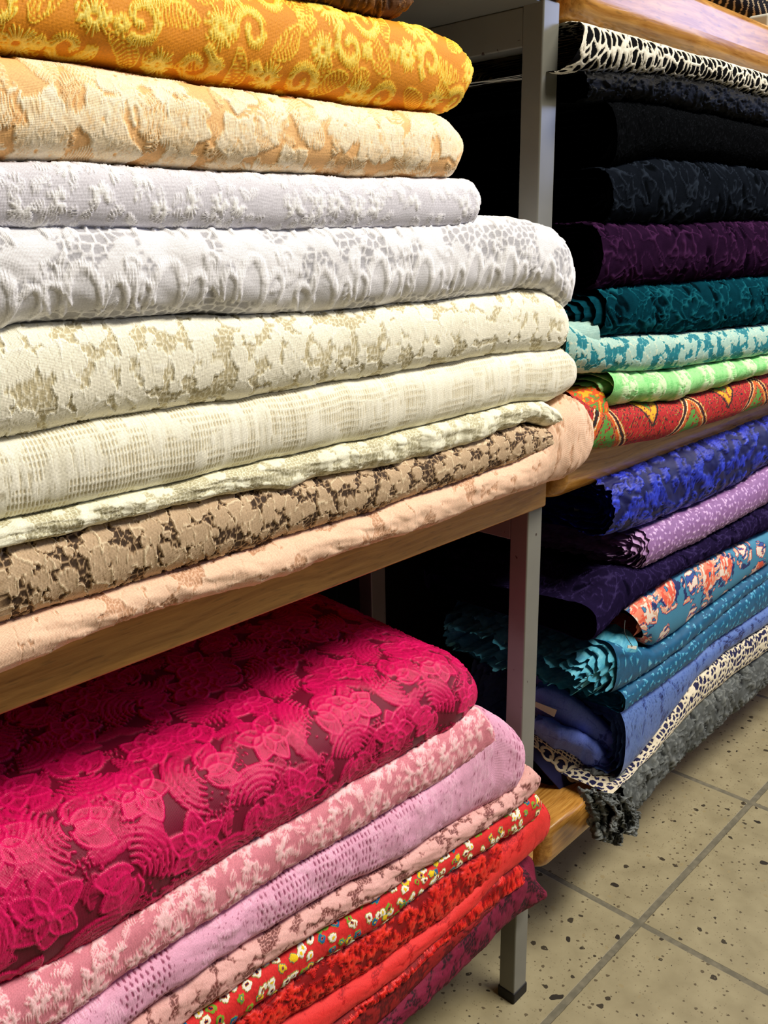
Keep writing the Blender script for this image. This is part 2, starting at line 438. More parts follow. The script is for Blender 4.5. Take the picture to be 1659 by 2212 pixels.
def rot(p, a):
    c, s = math.cos(a), math.sin(a); p = np.asarray(p)
    return np.stack([p[..., 0]*c-p[..., 1]*s, p[..., 0]*s+p[..., 1]*c], -1)
def m_flower(rng, c, R, npet=6, gap=0.0016, r0=0.22, arc=(0, 2*math.pi), wob=0.3):
    n = int((arc[1]-arc[0])*R*0.75/gap)
    th = np.linspace(arc[0], arc[1], n, endpoint=False)+rng.normal(0, 0.04, n)
    env = (1-wob)+wob*np.abs(np.cos(npet*th/2))
    r1 = R*env*rng.uniform(0.88, 1.05, n)
    a = np.stack([np.cos(th), np.sin(th)], -1)
    return np.array(c)+a*(R*r0), np.array(c)+a*r1[:, None]
def m_curve(pts, n):
    pts = np.asarray(pts); d = np.r_[0, np.cumsum(np.hypot(*np.diff(pts, axis=0).T))]
    t = np.linspace(0, d[-1], n)
    return np.stack([np.interp(t, d, pts[:, 0]), np.interp(t, d, pts[:, 1])], -1)
def m_satin(rng, pts, w0, w1=None, gap=0.0012, skew=0.25):
    """stitches laid across a curve"""
    pts = np.asarray(pts); L = np.hypot(*np.diff(pts, axis=0).T).sum(); n = max(3, int(L/gap))
    p = m_curve(pts, n); t = np.gradient(p, axis=0); t /= np.maximum(np.hypot(*t.T)[:, None], 1e-9)
    nr = np.stack([-t[:, 1], t[:, 0]], -1)+t*skew
    s = np.linspace(0, 1, n)
    w = (w0*np.sin(np.pi*np.clip(s*0.92+0.05, 0, 1))**0.5 if w1 is None else w0+(w1-w0)*s)*rng.uniform(0.85, 1.12, n)
    return p-nr*w[:, None]/2, p+nr*w[:, None]/2
def m_spiral(c, R, a0, turns=1.3, flip=1, n=60):
    t = np.linspace(0, 1, n); r = R*(1-0.78*t); a = a0+flip*t*turns*2*math.pi
    return np.stack([c[0]+r*np.cos(a), c[1]+r*np.sin(a)], -1)
def m_leaf(rng, c, ang, L, wd, gap=0.0013, rungs=False):
    """feather leaf: spine with slanting side stitches; or open ladder leaf"""
    n = max(4, int(L/gap)); x = np.linspace(0, 1, n); bend = 0.12*np.sin(x*math.pi)
    sp = np.stack([x*L, bend*L], -1); w = wd*np.sin(math.pi*np.clip(x*0.95+0.05, 0, 1))**0.7
    A, B = [], []
    for sg in (-1, 1):
        tip = sp+np.stack([np.full(n, 0.25)*w, sg*w*rng.uniform(0.85, 1.1, n)], -1)
        A.append(sp); B.append(tip)
        if rungs:
            A.append(tip[:-1]); B.append(tip[1:])
    A = np.concatenate(A); B = np.concatenate(B)
    return np.array(c)+rot(A, ang), np.array(c)+rot(B, ang)
def m_petal(rng, c, ang, L, wd, gap=0.0009, point=1.0):
    """filled pointed petal: long stitches running base to rim, a satin rim and a mid vein"""
    n = int(wd*2/gap); A = []; B = []
    prof = lambda x: np.sin(math.pi*x**.85)**.8*(1-.25*x)
    xs = np.linspace(0.04, 1, 24)
    for s_ in np.linspace(-1, 1, n):
        w = prof(xs)*wd*s_+.06*L*np.sin(xs*3)*.5
        sp = np.stack([xs*L, w], -1)
        cut = rng.uniform(.35, .65); i0 = int(cut*23)
        q = [sp[1], sp[i0], sp[22]]
        A += [q[0], q[1]]; B += [q[1], q[2]]
    rim = np.concatenate([np.stack([xs*L, prof(xs)*wd*1.05+.03*L*np.sin(xs*3)], -1), np.stack([xs*L, -prof(xs)*wd*1.05+.03*L*np.sin(xs*3)], -1)[::-1]])
    a, b = m_satin(rng, rim, L*0.09, L*0.09, gap=0.0011)
    return (np.array(c)+rot(np.array(A), ang), np.array(c)+rot(np.array(B), ang), np.array(c)+rot(a, ang), np.array(c)+rot(b, ang))

def jgrid(rng, u0, u1, v0, v1, s, j=0.3):
    out = []
    ny = int((v1-v0)/(s*0.9))+2; nx = int((u1-u0)/s)+2
    for iy in range(ny):
        for ix in range(nx):
            out.append((u0+(ix+0.5*(iy % 2)+rng.uniform(-j, j))*s, v0+(iy+rng.uniform(-j, j))*s*0.9, ix, iy))
    return out

# each pattern: f(u0,u1,v0,v1) -> function(u,v) giving (pat, height in metres)
def net(u, v, s=0.0011):
    uu = u/s; vv = v/s*1.0
    return np.maximum(np.abs(np.sin(math.pi*(uu+vv*0.5))), np.abs(np.sin(math.pi*(uu-vv*0.5))))**6

def P_marigold(dens=1.0, size=0.0125, seed=1, hgt=0.0009, small=False):
    def f(u0, u1, v0, v1):
        C = Canvas(u0, u1, v0, v1); rng = np.random.RandomState(seed)
        s = size*1.9
        for (x, y, ix, iy) in jgrid(rng, u0, u1, v0, v1, s, 0.12):
            k = (ix+2*iy) % 3
            a = rng.uniform(0, 6.28)
            if k == 0 or small:
                p, q = m_flower(rng, (x, y), size*rng.uniform(.75, 1.0), 5 if small else 7, gap=0.0019)
                C.strokes(p, q, 0.00056, hgt, rng.uniform(0.85, 1))
            elif k == 1:
                sp = m_spiral((x, y), size*0.95, a, 1.15, rng.choice([-1, 1]))
                p, q = m_satin(rng, sp, 0.0052, 0.0035, gap=0.0013, skew=0.1); C.strokes(p, q, 0.00056, hgt, 0.9)
            else:
                p, q = m_leaf(rng, (x-size*math.cos(a), y-size*math.sin(a)), a, size*2.1, size*0.5, gap=0.0021, rungs=True)
                C.strokes(p, q, 0.00040, hgt*0.7, 0.8)
            # linking sprig
            a2 = rng.uniform(0, 6.28); c2 = (x+s*0.5+rng.uniform(-.1, .1)*s, y+rng.uniform(-.1, .2)*s)
            if rng.rand() < 0.8:
                if rng.rand() < 0.55:
                    p, q = m_leaf(rng, c2, a2, size*1.3, size*0.35, gap=0.0019, rungs=True); C.strokes(p, q, 0.0004, hgt*0.6, 0.74)
                else:
                    p, q = m_flower(rng, c2, size*0.42, 5, gap=0.0011); C.strokes(p, q, 0.0005, hgt, 0.8)
        def g(u, v):
            return C.get(C.m, u, v)*0.9+0.08*fbm(u*60, v*60, 5), C.get(C.h, u, v)
        return g
    return f
def P_bigfeather(seed=2):
    def f(u0, u1, v0, v1):
        C = Canvas(u0, u1, v0, v1); rng = np.random.RandomState(seed)
        for (x, y, ix, iy) in jgrid(rng, u0, u1, v0, v1, 0.026, 0.3):
            a = rng.uniform(0, 6.28); k = rng.rand()
            if k < 0.35:
                n = 5; 
                for i in range(n):
                    P = m_petal(rng, (x, y), a+i*6.28/n, 0.015, 0.0062, 0.00085)
                    C.strokes(P[0], P[1], 0.0005, 0.0008, rng.uniform(.8, .95)); C.strokes(P[2], P[3], 0.0005, 0.0011, 1.0)
            elif k < 0.8:
                for i in range(3):
                    p, q = m_leaf(rng, (x, y), a+i*0.8, 0.021, 0.0075, gap=0.0013); C.strokes(p, q, 0.0005, 0.0010, rng.uniform(0.78, 0.98))
            else:
                p, q = m_flower(rng, (x, y), 0.013, 8, gap=0.0011); C.strokes(p, q, 0.0005, 0.001, 0.95)
        for i in range(int((u1-u0)*(v1-v0)*9500)):
            c = (rng.uniform(u0, u1), rng.uniform(v0, v1)); a = rng.uniform(0, 6.28)
            p, q = m_leaf(rng, c, a, rng.uniform(.007, .013), 0.0035, gap=0.0012); C.strokes(p, q, 0.00048, rng.uniform(.0006, .0013), rng.uniform(.45, .98))
        return lambda u, v: (C.get(C.m, u, v)*0.90+0.1*fbm(u*80, v*80, 3), C.get(C.h, u, v))
    return f
def P_magenta(seed=4):
    def f(u0, u1, v0, v1):
        C = Canvas(u0, u1, v0, v1, 0.00036); rng = np.random.RandomState(seed)
        pts = jgrid(rng, u0, u1, v0, v1, 0.046, 0.14)
        for (x, y, ix, iy) in pts:
            a = rng.uniform(0, 6.28); k = (ix+iy) % 2
            if k == 0:
                n = 6
                for i in range(n):
                    P = m_petal(rng, (x, y), a+i*6.28/n+rng.uniform(-.12, .12), rng.uniform(.019, .024), 0.0078, 0.0010)
                    mv = rng.uniform(.6, .82); C.strokes(P[0], P[1], 0.00045, 0.0009, mv); C.strokes(P[2], P[3], 0.0006, 0.0017, 0.98)
                p, q = m_flower(rng, (x, y), 0.0035, 5, gap=0.0009, r0=0.1); C.strokes(p, q, 0.0006, 0.0022, 0.95)
            else:
                # nested crescents
                for j in range(6):
                    r = 0.007+j*0.0040; th = np.linspace(-1.05, 1.05, 40)+a
                    arc = np.stack([x+r*np.cos(th), y+r*np.sin(th)], -1)
                    p, q = m_satin(rng, arc, 0.0034, gap=0.0010, skew=0.3); C.strokes(p, q, 0.0005, 0.0015, rng.uniform(.8, .95))
                for i in range(3):
                    P = m_petal(rng, (x, y), a+math.pi+(i-1)*0.75, 0.026, 0.0085, 0.0010)
                    C.strokes(P[0], P[1], 0.00045, 0.0009, rng.uniform(.62, .85)); C.strokes(P[2], P[3], 0.00055, 0.0016, 0.95)
            for j in range(9):
                r = 0.021+rng.uniform(0, .006); t = rng.uniform(0, 6.28)
                c = (x+r*math.cos(t), y+r*math.sin(t))
                if rng.rand() < 0.6:
                    p, q = m_leaf(rng, c, t+rng.uniform(.9, 2.2), rng.uniform(.016, .026), 0.0052, gap=0.0010); C.strokes(p, q, 0.0005, 0.0012, rng.uniform(.5, .85))
                else:
                    for _ in range(22):
                        d = np.array(c)+rng.normal(0, 0.004, 2); C.strokes([d], [d+rng.normal(0, .0009, 2)], 0.0008, 0.0014, rng.uniform(.6, .9))
        return lambda u, v: (C.get(C.m, u, v)*0.85+0.15*fbm(u*40, v*40, 3)*(C.get(C.m, u, v) > .1), C.get(C.h, u, v))
    return f
def P_sprig(seed=5, s=0.02, size=0.0075, hgt=0.0008, rad=0.0005):
    def f(u0, u1, v0, v1):
        C = Canvas(u0, u1, v0, v1); rng = np.random.RandomState(seed)
        for (x, y, ix, iy) in jgrid(rng, u0, u1, v0, v1, s, 0.2):
            a = rng.uniform(0, 6.28)
            if rng.rand() < 0.75:
                p, q = m_flower(rng, (x, y), size*rng.uniform(.7, 1.1), 5, gap=0.0013, wob=0.45, arc=(a, a+rng.uniform(3.6, 6.28))); C.strokes(p, q, rad, hgt, rng.uniform(.8, 1))
            for i in range(rng.randint(2, 5)):
                b = rng.uniform(0, 6.28); c = (x+math.cos(b)*s*.45, y+math.sin(b)*s*.45)
                p, q = m_leaf(rng, c, b+rng.uniform(-.6, .6), size*rng.uniform(.6, 1.1), size*.28, gap=0.0011); C.strokes(p, q, rad*.9, hgt*.8, rng.uniform(.6, .95))
        def g(u, v):
            m = C.get(C.m, u, v)
            return np.maximum(m*.95, 0.14*(1-net(u, v))+0.04), C.get(C.h, u, v)
        return g
    return f
def P_lace(cell=0.0022, blob=0.011, cover=0.5, seed=6, hgt=0.0007, outline=1.0, size=.56, net_w=.17):  # hole tone: layer below plus the shade in the gaps, put into the colour
    """petalled blossoms and leaves with corded outline joined by a net; pat: 0 hole, .45 net, .7 solid, 1 cord"""
    def f(u0, u1, v0, v1):
        def g(u, v):
            w = 0.0010
            uu = u+w*(fbm(u*420, v*420, seed+1)-.5)*2; vv = v+w*(fbm(u*420, v*420, seed+2)-.5)*2
            def bloom(b, sd_, cov, k):
                f1, d, rid, th = voro(uu+k, vv, b, b, sd_, 0.85, True)
                ph = rid*40; n = np.where(rid*7 % 1 < .55, 5., 3.)
                rad = size*(.62+.38*np.abs(np.cos(n*th/2+ph)))*(.85+.3*((rid*31) % 1))
                e = np.where(rid < cov, (f1-rad)*b, .01)
                e = np.maximum(e, -(d-.03)*b*.5*(rid < cov))             # neighbours stay apart by a cord
                vein = np.abs(np.sin(n*th/2+ph+math.pi/2))*f1
                return e, (rid < cov)*sstep(.05, .02, vein)*(f1 > .08), f1, rid
            e1, v1_, fa, ra = bloom(blob, seed, cover, 0)
            e2, v2_, fb, rb = bloom(blob*.52, seed+9, cover*.55, .3)
            e = np.minimum(e1, e2)
            inside = sstep(.0002, -.0002, e)
            cord = np.exp(-(e/.00055)**2)*outline
            n1, nd, _ = voro(uu, vv, cell, cell, seed+3, .75)
            th = sstep(net_w+.06, net_w-.06, nd)
            rib = .05*np.sin(uu*3600+3*np.sin(vv*300))
            pat = np.maximum.reduce([inside*(0.66+rib-.14*v1_), cord, th*0.5])
            h = hgt*np.maximum.reduce([inside*(.75-.3*v1_), cord*1.25, th*.4])
            return pat, h
        return g
    return f
def P_guipure(cell=0.006, seed=7, thick=0.30, hgt=0.0009, sv=1.3, warp=.002):
    def f(u0, u1, v0, v1):
        def g(u, v):
            uu = u+warp*(fbm(u*120, v*120, seed+1)-.5)*2; vv = v+warp*(fbm(u*120, v*120, seed+2)-.5)*2
            f1, d, rid = voro(uu, vv, cell, cell*sv, seed, .85)
            g1, e, rr = voro(uu, vv, cell*2.7, cell*2.7*sv, seed+5, .9)
            wdt = thick*(0.55+0.9*fbm(u*90, v*90, seed+4))
            m = sstep(wdt+.06, wdt-.06, d)
            ring = np.exp(-((g1-.33)/.055)**2)*(rr < .5)
            m = np.maximum(m, ring)
            tx = 0.9+0.1*np.sin(u*3000+8*fbm(u*200, v*200, 2))
            return m*tx, m*hgt
        return g
    return f
def P_scallop(seed=8):
    """heavy white lace: tall arches with ribbed rims round plain panels, big round-hole net between"""
    def f(u0, u1, v0, v1):
        C = Canvas(u0, u1, v0, v1); rng = np.random.RandomState(seed)
        panels = []
        for (x, y, ix, iy) in jgrid(rng, u0, u1, v0, v1, 0.050, 0.10):
            a0 = rng.uniform(-.3, .3)
            for k, (off, sc) in enumerate(((0, 1.0), (0.018, .62), (-0.017, .58))):
                th = np.linspace(-0.35, math.pi+.35, 40); R = 0.0098*sc; Hh = 0.021*sc; al = a0+(.45 if k == 2 else -.1*k)
                arc = rot(np.stack([R*np.cos(th), Hh*np.sin(th)-.009], -1), al)+np.array([x+off, y])
                p, q = m_satin(rng, arc, 0.0040*sc+.0010, gap=0.0011, skew=.15); C.strokes(p, q, 0.0007, 0.0012, 1.0)
                panels.append((x+off, y, al, R, Hh))
            for i in range(4):
                b = rng.uniform(0, 6.28); c = (x+.027+rng.normal(0, .003), y+rng.normal(0, .006))
                p, q = m_satin(rng, np.array([c, (c[0]+.012*math.cos(b), c[1]+.012*math.sin(b))]), .0042, gap=0.0011); C.strokes(p, q, .0006, .0009, .95)
            p, q = m_satin(rng, m_spiral((x+0.026, y+.012), .0052, 0, 1), .0024, .0024, gap=.0010); C.strokes(p, q, .0005, .0010, .95)
        pl = np.zeros(C.m.shape)
        for (x, y, al, R, Hh) in panels:
            i0 = max(0, int((x-.025-C.u0)/C.res)); i1 = max(0, int((x+.025-C.u0)/C.res)); j0 = max(0, int((y-.025-C.v0)/C.res)); j1 = max(0, int((y+.025-C.v0)/C.res))
            U = C.U[i0:i1, j0:j1]-x; V = C.V[i0:i1, j0:j1]-y
            if U.size == 0: continue
            a = U*math.cos(al)+V*math.sin(al); b = -U*math.sin(al)+V*math.cos(al)+.009
            pl[i0:i1, j0:j1] = np.maximum(pl[i0:i1, j0:j1], ((a/R)**2+(np.maximum(b, 0)/Hh)**2 < 1) & (b > -.004))
        def g(u, v):
            m = C.get(C.m, u, v); h = C.get(C.h, u, v); pn = C.get(pl, u, v)
            n1, nd, rid = voro(u, v, 0.0072, 0.0056, seed+3, .8)
            z = fbm(u*45, v*45, seed+4)
            th = sstep(.26, .12, nd)
            base = np.maximum(th*.8, .80*sstep(.50, .55, z))
            base = np.where(pn > .5, .60, base)
            return np.maximum(m, base), h+.0005*base
        return g
    return f
def P_grid(seed=9, su=0.0052, sv=0.0052):
    """open-work bands: rows of small slits grouped in blocks, between solid ribs"""
    def f(u0, u1, v0, v1):
        def g(u, v):
            uu = u+.0008*(fbm(u*150, v*150, seed)-.5)
            blk = vnoise(uu/su*.55, v/sv*.55+7, seed+1)
            col = np.abs(np.sin(math.pi*uu/0.0021)); row = np.abs(np.sin(math.pi*v/0.0040+2*fbm(u*40, v*40, seed+6)))
            hole = sstep(.55, .85, col)*sstep(.35, .65, row)*sstep(.42, .56, blk)
            slit = sstep(.75, .95, vnoise(uu*1500, v*130, seed+2))*sstep(.60, .48, blk)
            rib = vnoise(uu*700, v*40, seed+3)
            pat = 0.75+0.2*rib-0.6*hole-.5*slit
            return np.clip(pat, 0, 1), .0007*np.clip(pat, 0, 1)+.0004*vnoise(uu*260, v*30, seed+8)
        return g
    return f
def P_slots(seed=10):
    """orchid lace: plain ground pierced by short upright slots, with raised blossoms"""
    def f(u0, u1, v0, v1):
        L0 = P_lace(.002, .018, .55, seed+1, .0004, .6)(u0, u1, v0, v1)
        def g(u, v):
            r = np.floor(v/.0052); uu = u+(r % 2)*.0019+v*.15
            cu = (uu/.0038) % 1-.5; cv = (v/.0052) % 1-.5
            rid = vnoise(np.floor(uu/.0038)*3.7, r*5.1, seed)
            band = sstep(.34, .46, vnoise(u*32, v*22+5, seed+3))
            slot = sstep(1.15, .85, (np.abs(cu)/.19)**2+(np.abs(cv)/.36)**2)*band*(rid > .25)
            p, h = L0(u, v)
            tiny = sstep(.82, .9, vnoise(u*900, v*700, seed+5))*(1-band)*.5
            pat = np.clip(.62+.3*(p > .62)*p+.1*np.sin(v*2600)*(p > .62)-slot*.85-tiny, 0, 1)
            return pat, .0005*(p > .62)*p+.0004*(1-slot)
        return g
    return f
def P_zigzag(seed=11):
    """hanging yellow V's and standing black-and-white peaks on a red ground"""
    def f(u0, u1, v0, v1):
        def g(u, v):
            P, Q = .185, .080
            wv = v+.0012*(fbm(u*400, v*400, seed)-.5)*2
            t = np.abs(((u/P) % 1)-.5)*2; k = ((wv+.026)/Q) % 1
            pat = np.full(u.shape, .25)
            ln = (k+1.15*t)*7; pat = np.where(np.abs((ln % 1)-.5) < .045, .45, pat); pat = np.where(np.abs(((ln+.2) % 1)-.5) < .03, .13, pat)
            a = k-(.28+1.15*t)                       # V hanging from above
            for lo, val in ((0, .05), (.025, .13), (.05, .65), (.20, .13), (.22, .45), (.40, .65)): pat = np.where(a > lo, val, pat)
            b = (.78-1.35*(1-t))-k                   # peak standing between the V's
            for lo, val in ((0, .95), (.035, .05), (.13, .95), (.165, .55), (.27, .13), (.29, .45)): pat = np.where(b > lo, val, pat)
            dash = vnoise(u*1000, v*700, seed+2)
            pat = np.where((dash > .80) & (pat > .2) & (pat < .7), .13, pat)
            pat = np.where((dash < .12) & (pat > .2) & (pat < .3), .55, pat)
            return pat, .0005*dash
        return g
    return f
def P_floral(seed=12):
    """painterly roses with pale petals and dark blue leaves on sky blue"""
    def f(u0, u1, v0, v1):
        def g(u, v):
            wu = u+.005*(fbm(u*70, v*70, seed+1)-.5)*2; wv = v+.005*(fbm(u*70, v*70, seed+2)-.5)*2
            f1, d, rid = voro(wu, wv, .055, .050, seed, .6)
            st = fbm(wu*110+wv*90, wv*260-wu*60, seed+4, 2); s2 = fbm(wu*240, wv*110, seed+5, 2)
            pat = np.where(s2 > .66, .05, .10)
            rose = (rid < .62) & (f1 < .34)
            pat = np.where(rose, np.where(st > .54, .60, .46), pat)
            pat = np.where(rose & (s2 > .58), .90, pat); pat = np.where(rose & (f1 < .05), .05, pat)
            ring = (rid < .80) & (f1 > .34) & (f1 < .50)
            pat = np.where(ring & (st > .56), .90, pat); pat = np.where(ring & (st < .40), .20, pat); pat = np.where(ring & (st > .64), .76, pat)
            leaf = (rid >= .62) & (f1 < .26); pat = np.where(leaf & (st > .5), .90, pat); pat = np.where(leaf & (st < .42), .34, pat)
            return pat, np.zeros(u.shape)
        return g
    return f
def P_multi(seed=13):
    """red embroidered ground with small white, blue and yellow blossoms"""
    def f(u0, u1, v0, v1):
        def g(u, v):
            wu = u+.0016*(fbm(u*300, v*300, seed+1)-.5)*2; wv = v+.0016*(fbm(u*300, v*300, seed+2)-.5)*2
            f1, d, rid = voro(wu, wv, .0096, .0086, seed, .8)
            _, _, r2 = voro(wu, wv, .0088, .0082, seed, .75)
            r = (rid*7.3) % 1
            keep = rid < .90
            core = f1 < .14; pet = (f1 < .38)
            pat = np.full(u.shape, .15)+.1*fbm(u*500, v*300, seed+4)
            pc = np.where(r < .50, .95, np.where(r < .68, .62, np.where(r < .80, .50, .38)))
            pat = np.where(keep & pet, pc, pat); pat = np.where(keep & core, np.where((rid*13 % 1) < .7, .03, .62), pat)
            th = vnoise(u*1100, v*1100, seed+6)
            return pat, .0006*th+.0010*(keep & pet)*(1-f1)
        return g
    return f
def P_ruche(seed=14, amp=.0016, fu=220, fv=60, tone=.5):
    """crinkled lace: wandering raised cords like leaf veins, dark slits between them"""
    def f(u0, u1, v0, v1):
        def g(u, v):
            fs = fu*.42; w = (fbm(u*40, v*40, seed)-.5)*.02
            x = (u+w)*fs; y = (v-w)*fv*.9
            c1 = 1-np.abs(fbm(x+y*.8, y-x*.25, seed+1, 2)*2-1); c2 = 1-np.abs(fbm(x-y*.9+9, y+x*.3, seed+2, 2)*2-1)
            r = np.maximum(sstep(.90, .99, c1), sstep(.91, .99, c2))
            f1, d, rid = voro(u+w+.35*v, v*1.0, 1.1/fs, 2.4/fs, seed+5, .9)
            slit = sstep(.30, .20, f1)*(rid < .45)
            a = fbm(u*fs*3, v*fs*3, seed+6, 2)
            return np.clip(.42+.5*r+.22*(a-.5)-.42*slit*(1-r), 0, 1), amp*(r*.9+.35*a-.5*slit)
        return g
    return f
def P_bigleafy(seed=29):
    def f(u0, u1, v0, v1):
        C = Canvas(u0, u1, v0, v1, .0004); rng = np.random.RandomState(seed)
        for (x, y, ix, iy) in jgrid(rng, u0, u1, v0, v1, .021, .3):
            a = rng.uniform(0, 6.28)
            for i in range(rng.randint(2, 5)):
                if rng.rand() < .6:
                    p, q = m_leaf(rng, (x, y), a+i*.9, rng.uniform(.012, .02), .0045, gap=.0013); C.strokes(p, q, .0007, .0022, rng.uniform(.5, 1))
                else:
                    p, q = m_satin(rng, m_spiral((x, y), .008, a+i, .6), .004, gap=.0013); C.strokes(p, q, .0006, .0022, rng.uniform(.6, 1))
        return lambda u, v: (np.maximum(C.get(C.m, u, v), .25*fbm(u*90, v*90, seed)), C.get(C.h, u, v))
    return f
def P_plain(seed=15, s=120):
    def f(u0, u1, v0, v1):
        return lambda u, v: (fbm(u*s, v*s, seed), .0003*fbm(u*s*2, v*s*2, seed+1))
    return f
def P_spots(seed=16, s=.0085):
    """satin with scattered glossy strokes"""
    def f(u0, u1, v0, v1):
        C = Canvas(u0, u1, v0, v1, .0004); rng = np.random.RandomState(seed)
        for (x, y, ix, iy) in jgrid(rng, u0, u1, v0, v1, s, .35):
            a = rng.uniform(0, 6.28); n = rng.randint(2, 6)
            for i in range(n):
                b = a+i*.35; p0 = np.array([x, y]); p1 = p0+s*rng.uniform(.25, .6)*np.array([math.cos(b), math.sin(b)])
                C.strokes([p0], [p1], .0007, .0008, rng.uniform(.7, 1))
        return lambda u, v: (np.maximum(C.get(C.m, u, v), .35*fbm(u*200, v*200, seed)), C.get(C.h, u, v))
    return f

# ------------------------------------------------------------------ folded cloth
def interp_poly(pts, Y, X):
    P = np.array([at(x, y, Y) for x, y in pts]); o = np.argsort(P[:, 0])
    return np.interp(X, P[o, 0], P[o, 2])

YST = .412
def cloth(name, label, cat, mat, top, bot, Y, pattern, end='taper', a=0.012, D=.22, wr=.0015, wf=22, board=None, group=None,
          px=(-30, None), pxs=1.7, rows=None, rec=.02, rrad=.03, crown=0.0, sag=0, power=2.6, seed=0, x_ext=.12, vis_top=.03, vis_bot=.012,
          left_in=None, slant=0, parent=None, hscale=1.0, ragged=0.0, topflat=None, bulge=0.0, dyc=0.0):
    """One folded length of cloth lying along X: front nose at Y, top/bottom outline unprojected to that plane."""
    x0p, x1p = px
    rng = np.random.RandomState(seed+100)
    allp = list(top)+list(bot)
    mid = np.mean([p[1] for p in allp])
    Y = YST+(Y-YST)*.35
    Yc = YST+.0055+dyc
    if x1p is None: x1p = max(p[0] for p in allp)
    Pp = np.array([at(x, y, Yc) for x, y in allp])
    pxl = np.arange(x0p, x1p+pxs*.5, pxs)
    X = np.array([at(x, mid, Yc)[0] for x in pxl])
    if end == 'taper':
        X1 = Pp[:, 0].max(); X = X[X < X1-.0004]; X = np.r_[X, X1]
        X = np.r_[np.linspace(X[0]-x_ext, X[0], 12)[:-1], X]
    else:
        Xs = X[0]; X = np.r_[X, np.linspace(X[-1], X[-1]+.5, 30)[1:]]
        X1 = 99
    zt = interp_poly(top, Yc, X); zb = interp_poly(bot, Yc, X)
    if end == 'taper': zt[-1] = zb[-1] = (zt[-1]+zb[-1])/2
    Hh = np.maximum(zt-zb, .0005)*hscale; zc = (zt+zb)/2
    Yf = np.full(X.shape, Y)
    if end == 'taper':
        s = np.clip((X1-X)/rrad, 0, 1); Yf = Yf+rec*(1-np.sqrt(np.clip(1-(1-s)**2, 0, 1)))
    Yf = Yf+wr*(fbm(X*wf, X*0+seed, seed)-.5)*2
    # rows round the section
    if rows is None:
        Hp = np.ptp([p[1] for p in allp if abs(p[0]-x1p*.6) < x1p*.35]) if False else 120
        rows = 120
    zmean = float(np.median(Hh)); 
    arc_n = a*1.1+zmean; nn = int(rows*arc_n/(arc_n+vis_top+vis_bot)); nt_ = max(4, int(rows*vis_top/(arc_n+vis_top+vis_bot))); nb_ = max(4, int(rows*vis_bot/(arc_n+vis_top+vis_bot)))
    yb = np.r_[np.linspace(1, 0, 8)[:-1]*(D-a-vis_bot)+vis_bot, np.linspace(vis_bot, 0, nb_, endpoint=False)]   # bottom: back to front (offset from Y+a)
    t = np.linspace(-math.pi/2, math.pi/2, nn)
    ny = 1-np.abs(np.cos(t))**(2/power); nz = np.sign(np.sin(t))*np.abs(np.sin(t))**(2/power)
    yt = np.r_[np.linspace(0, vis_top, nt_+1)[1:], np.linspace(0, 1, 8)[1:]*(D-a-vis_top)+vis_top]
    yy = np.r_[a+yb, a*ny, a+yt]; zz = np.r_[-np.ones(len(yb)), nz, np.ones(len(yt))]
    # close round the back
    tb = np.linspace(math.pi/2, -math.pi/2, 10)[1:-1]
    yy = np.r_[yy, D+.010*np.cos(tb)]; zz = np.r_[zz, np.sin(tb)]
    nv = len(yy)
    YY = Yf[:, None]+yy[None]; 
    ZZ = zc[:, None]+Hh[:, None]/2*zz[None]
    back = np.clip((yy-a)/D, 0, 1)
    ZZ = ZZ+crown*back[None]*(zz[None] > 0.5)
    XX = np.broadcast_to(X[:, None], YY.shape).copy()
    # soft swelling of the whole bolt
    ZZ += .0012*(fbm(XX*30, YY*30, 3)-.5)*2
    ZZ -= .0009*zz[None]*np.clip((yy[None]-a)/.01, 0, 1)*np.minimum(1, Hh[:, None]/.008)
    if bulge: YY += bulge*(fbm(XX*45+zz[None]*.8, XX*0+zz[None]*1.5, seed+4)-.5)*2*(np.minimum(1, Hh[:, None]/.01))
    if end != 'taper':
        XX += slant*(zz[None])*np.exp(-(XX-X[0])/.03)
        if ragged: XX += ragged*(fbm(YY*160, ZZ*160, seed+5)-.5)*2*np.exp(-(XX-X[0])/.02)
    P = np.stack([XX, YY, ZZ], -1)
    vm = np.r_[0, np.cumsum(np.hypot(np.diff(yy), np.diff(zz)*zmean/2))]
    U = np.broadcast_to(X[:, None], YY.shape); vm = vm-vm[len(yb)+nn//2]; V = np.broadcast_to(vm[None], YY.shape)
    if end == 'taper':          # the part behind the steel leg's front stays on this side of the leg
        w = sstep(.4335, .4415, P[..., 1]); P[..., 0] = np.where(P[..., 0] > .6575, P[..., 0]*(1-w)+.6575*w, P[..., 0])
    # drape over the board edge
    if board is not None:
        lim = board+.0008
        w = sstep(FY-.012, FY-.001, P[..., 1])
        P[..., 2] = np.where(P[..., 2] < lim, P[..., 2]*(1-w)+lim*w, P[..., 2])
    g = pattern(U.min()-.01, U.max()+.01 if end == 'taper' else X[-30]+.02, max(vm[0], -.12-a), min(vm[-1], vis_top+.12+a))
    pat, h = g(U, V)
    du = np.gradient(P, axis=0); dv = np.gradient(P, axis=1)
    n = np.cross(dv, du); n = -n/np.maximum(np.linalg.norm(n, axis=-1, keepdims=True), 1e-12)
    sgn = 1.0
    if (n[len(X)//2, len(yb)+nn//2, 1]) > 0: n = -n
    fade = np.minimum(1, Hh/.008)[:, None, None]
    hid = 1-sstep(vis_top*.7, vis_top*1.1, (yy-a))*(zz > 0)-sstep(vis_bot*.7, vis_bot*1.1, (yy-a))*(zz <= 0)
    P = P+n*h[..., None]*fade*np.clip(hid, 0, 1)[None, :, None]
    nu = len(X)
    I = np.arange(nu*nv).reshape(nu, nv)
    A = I[:-1]; B = I[1:]
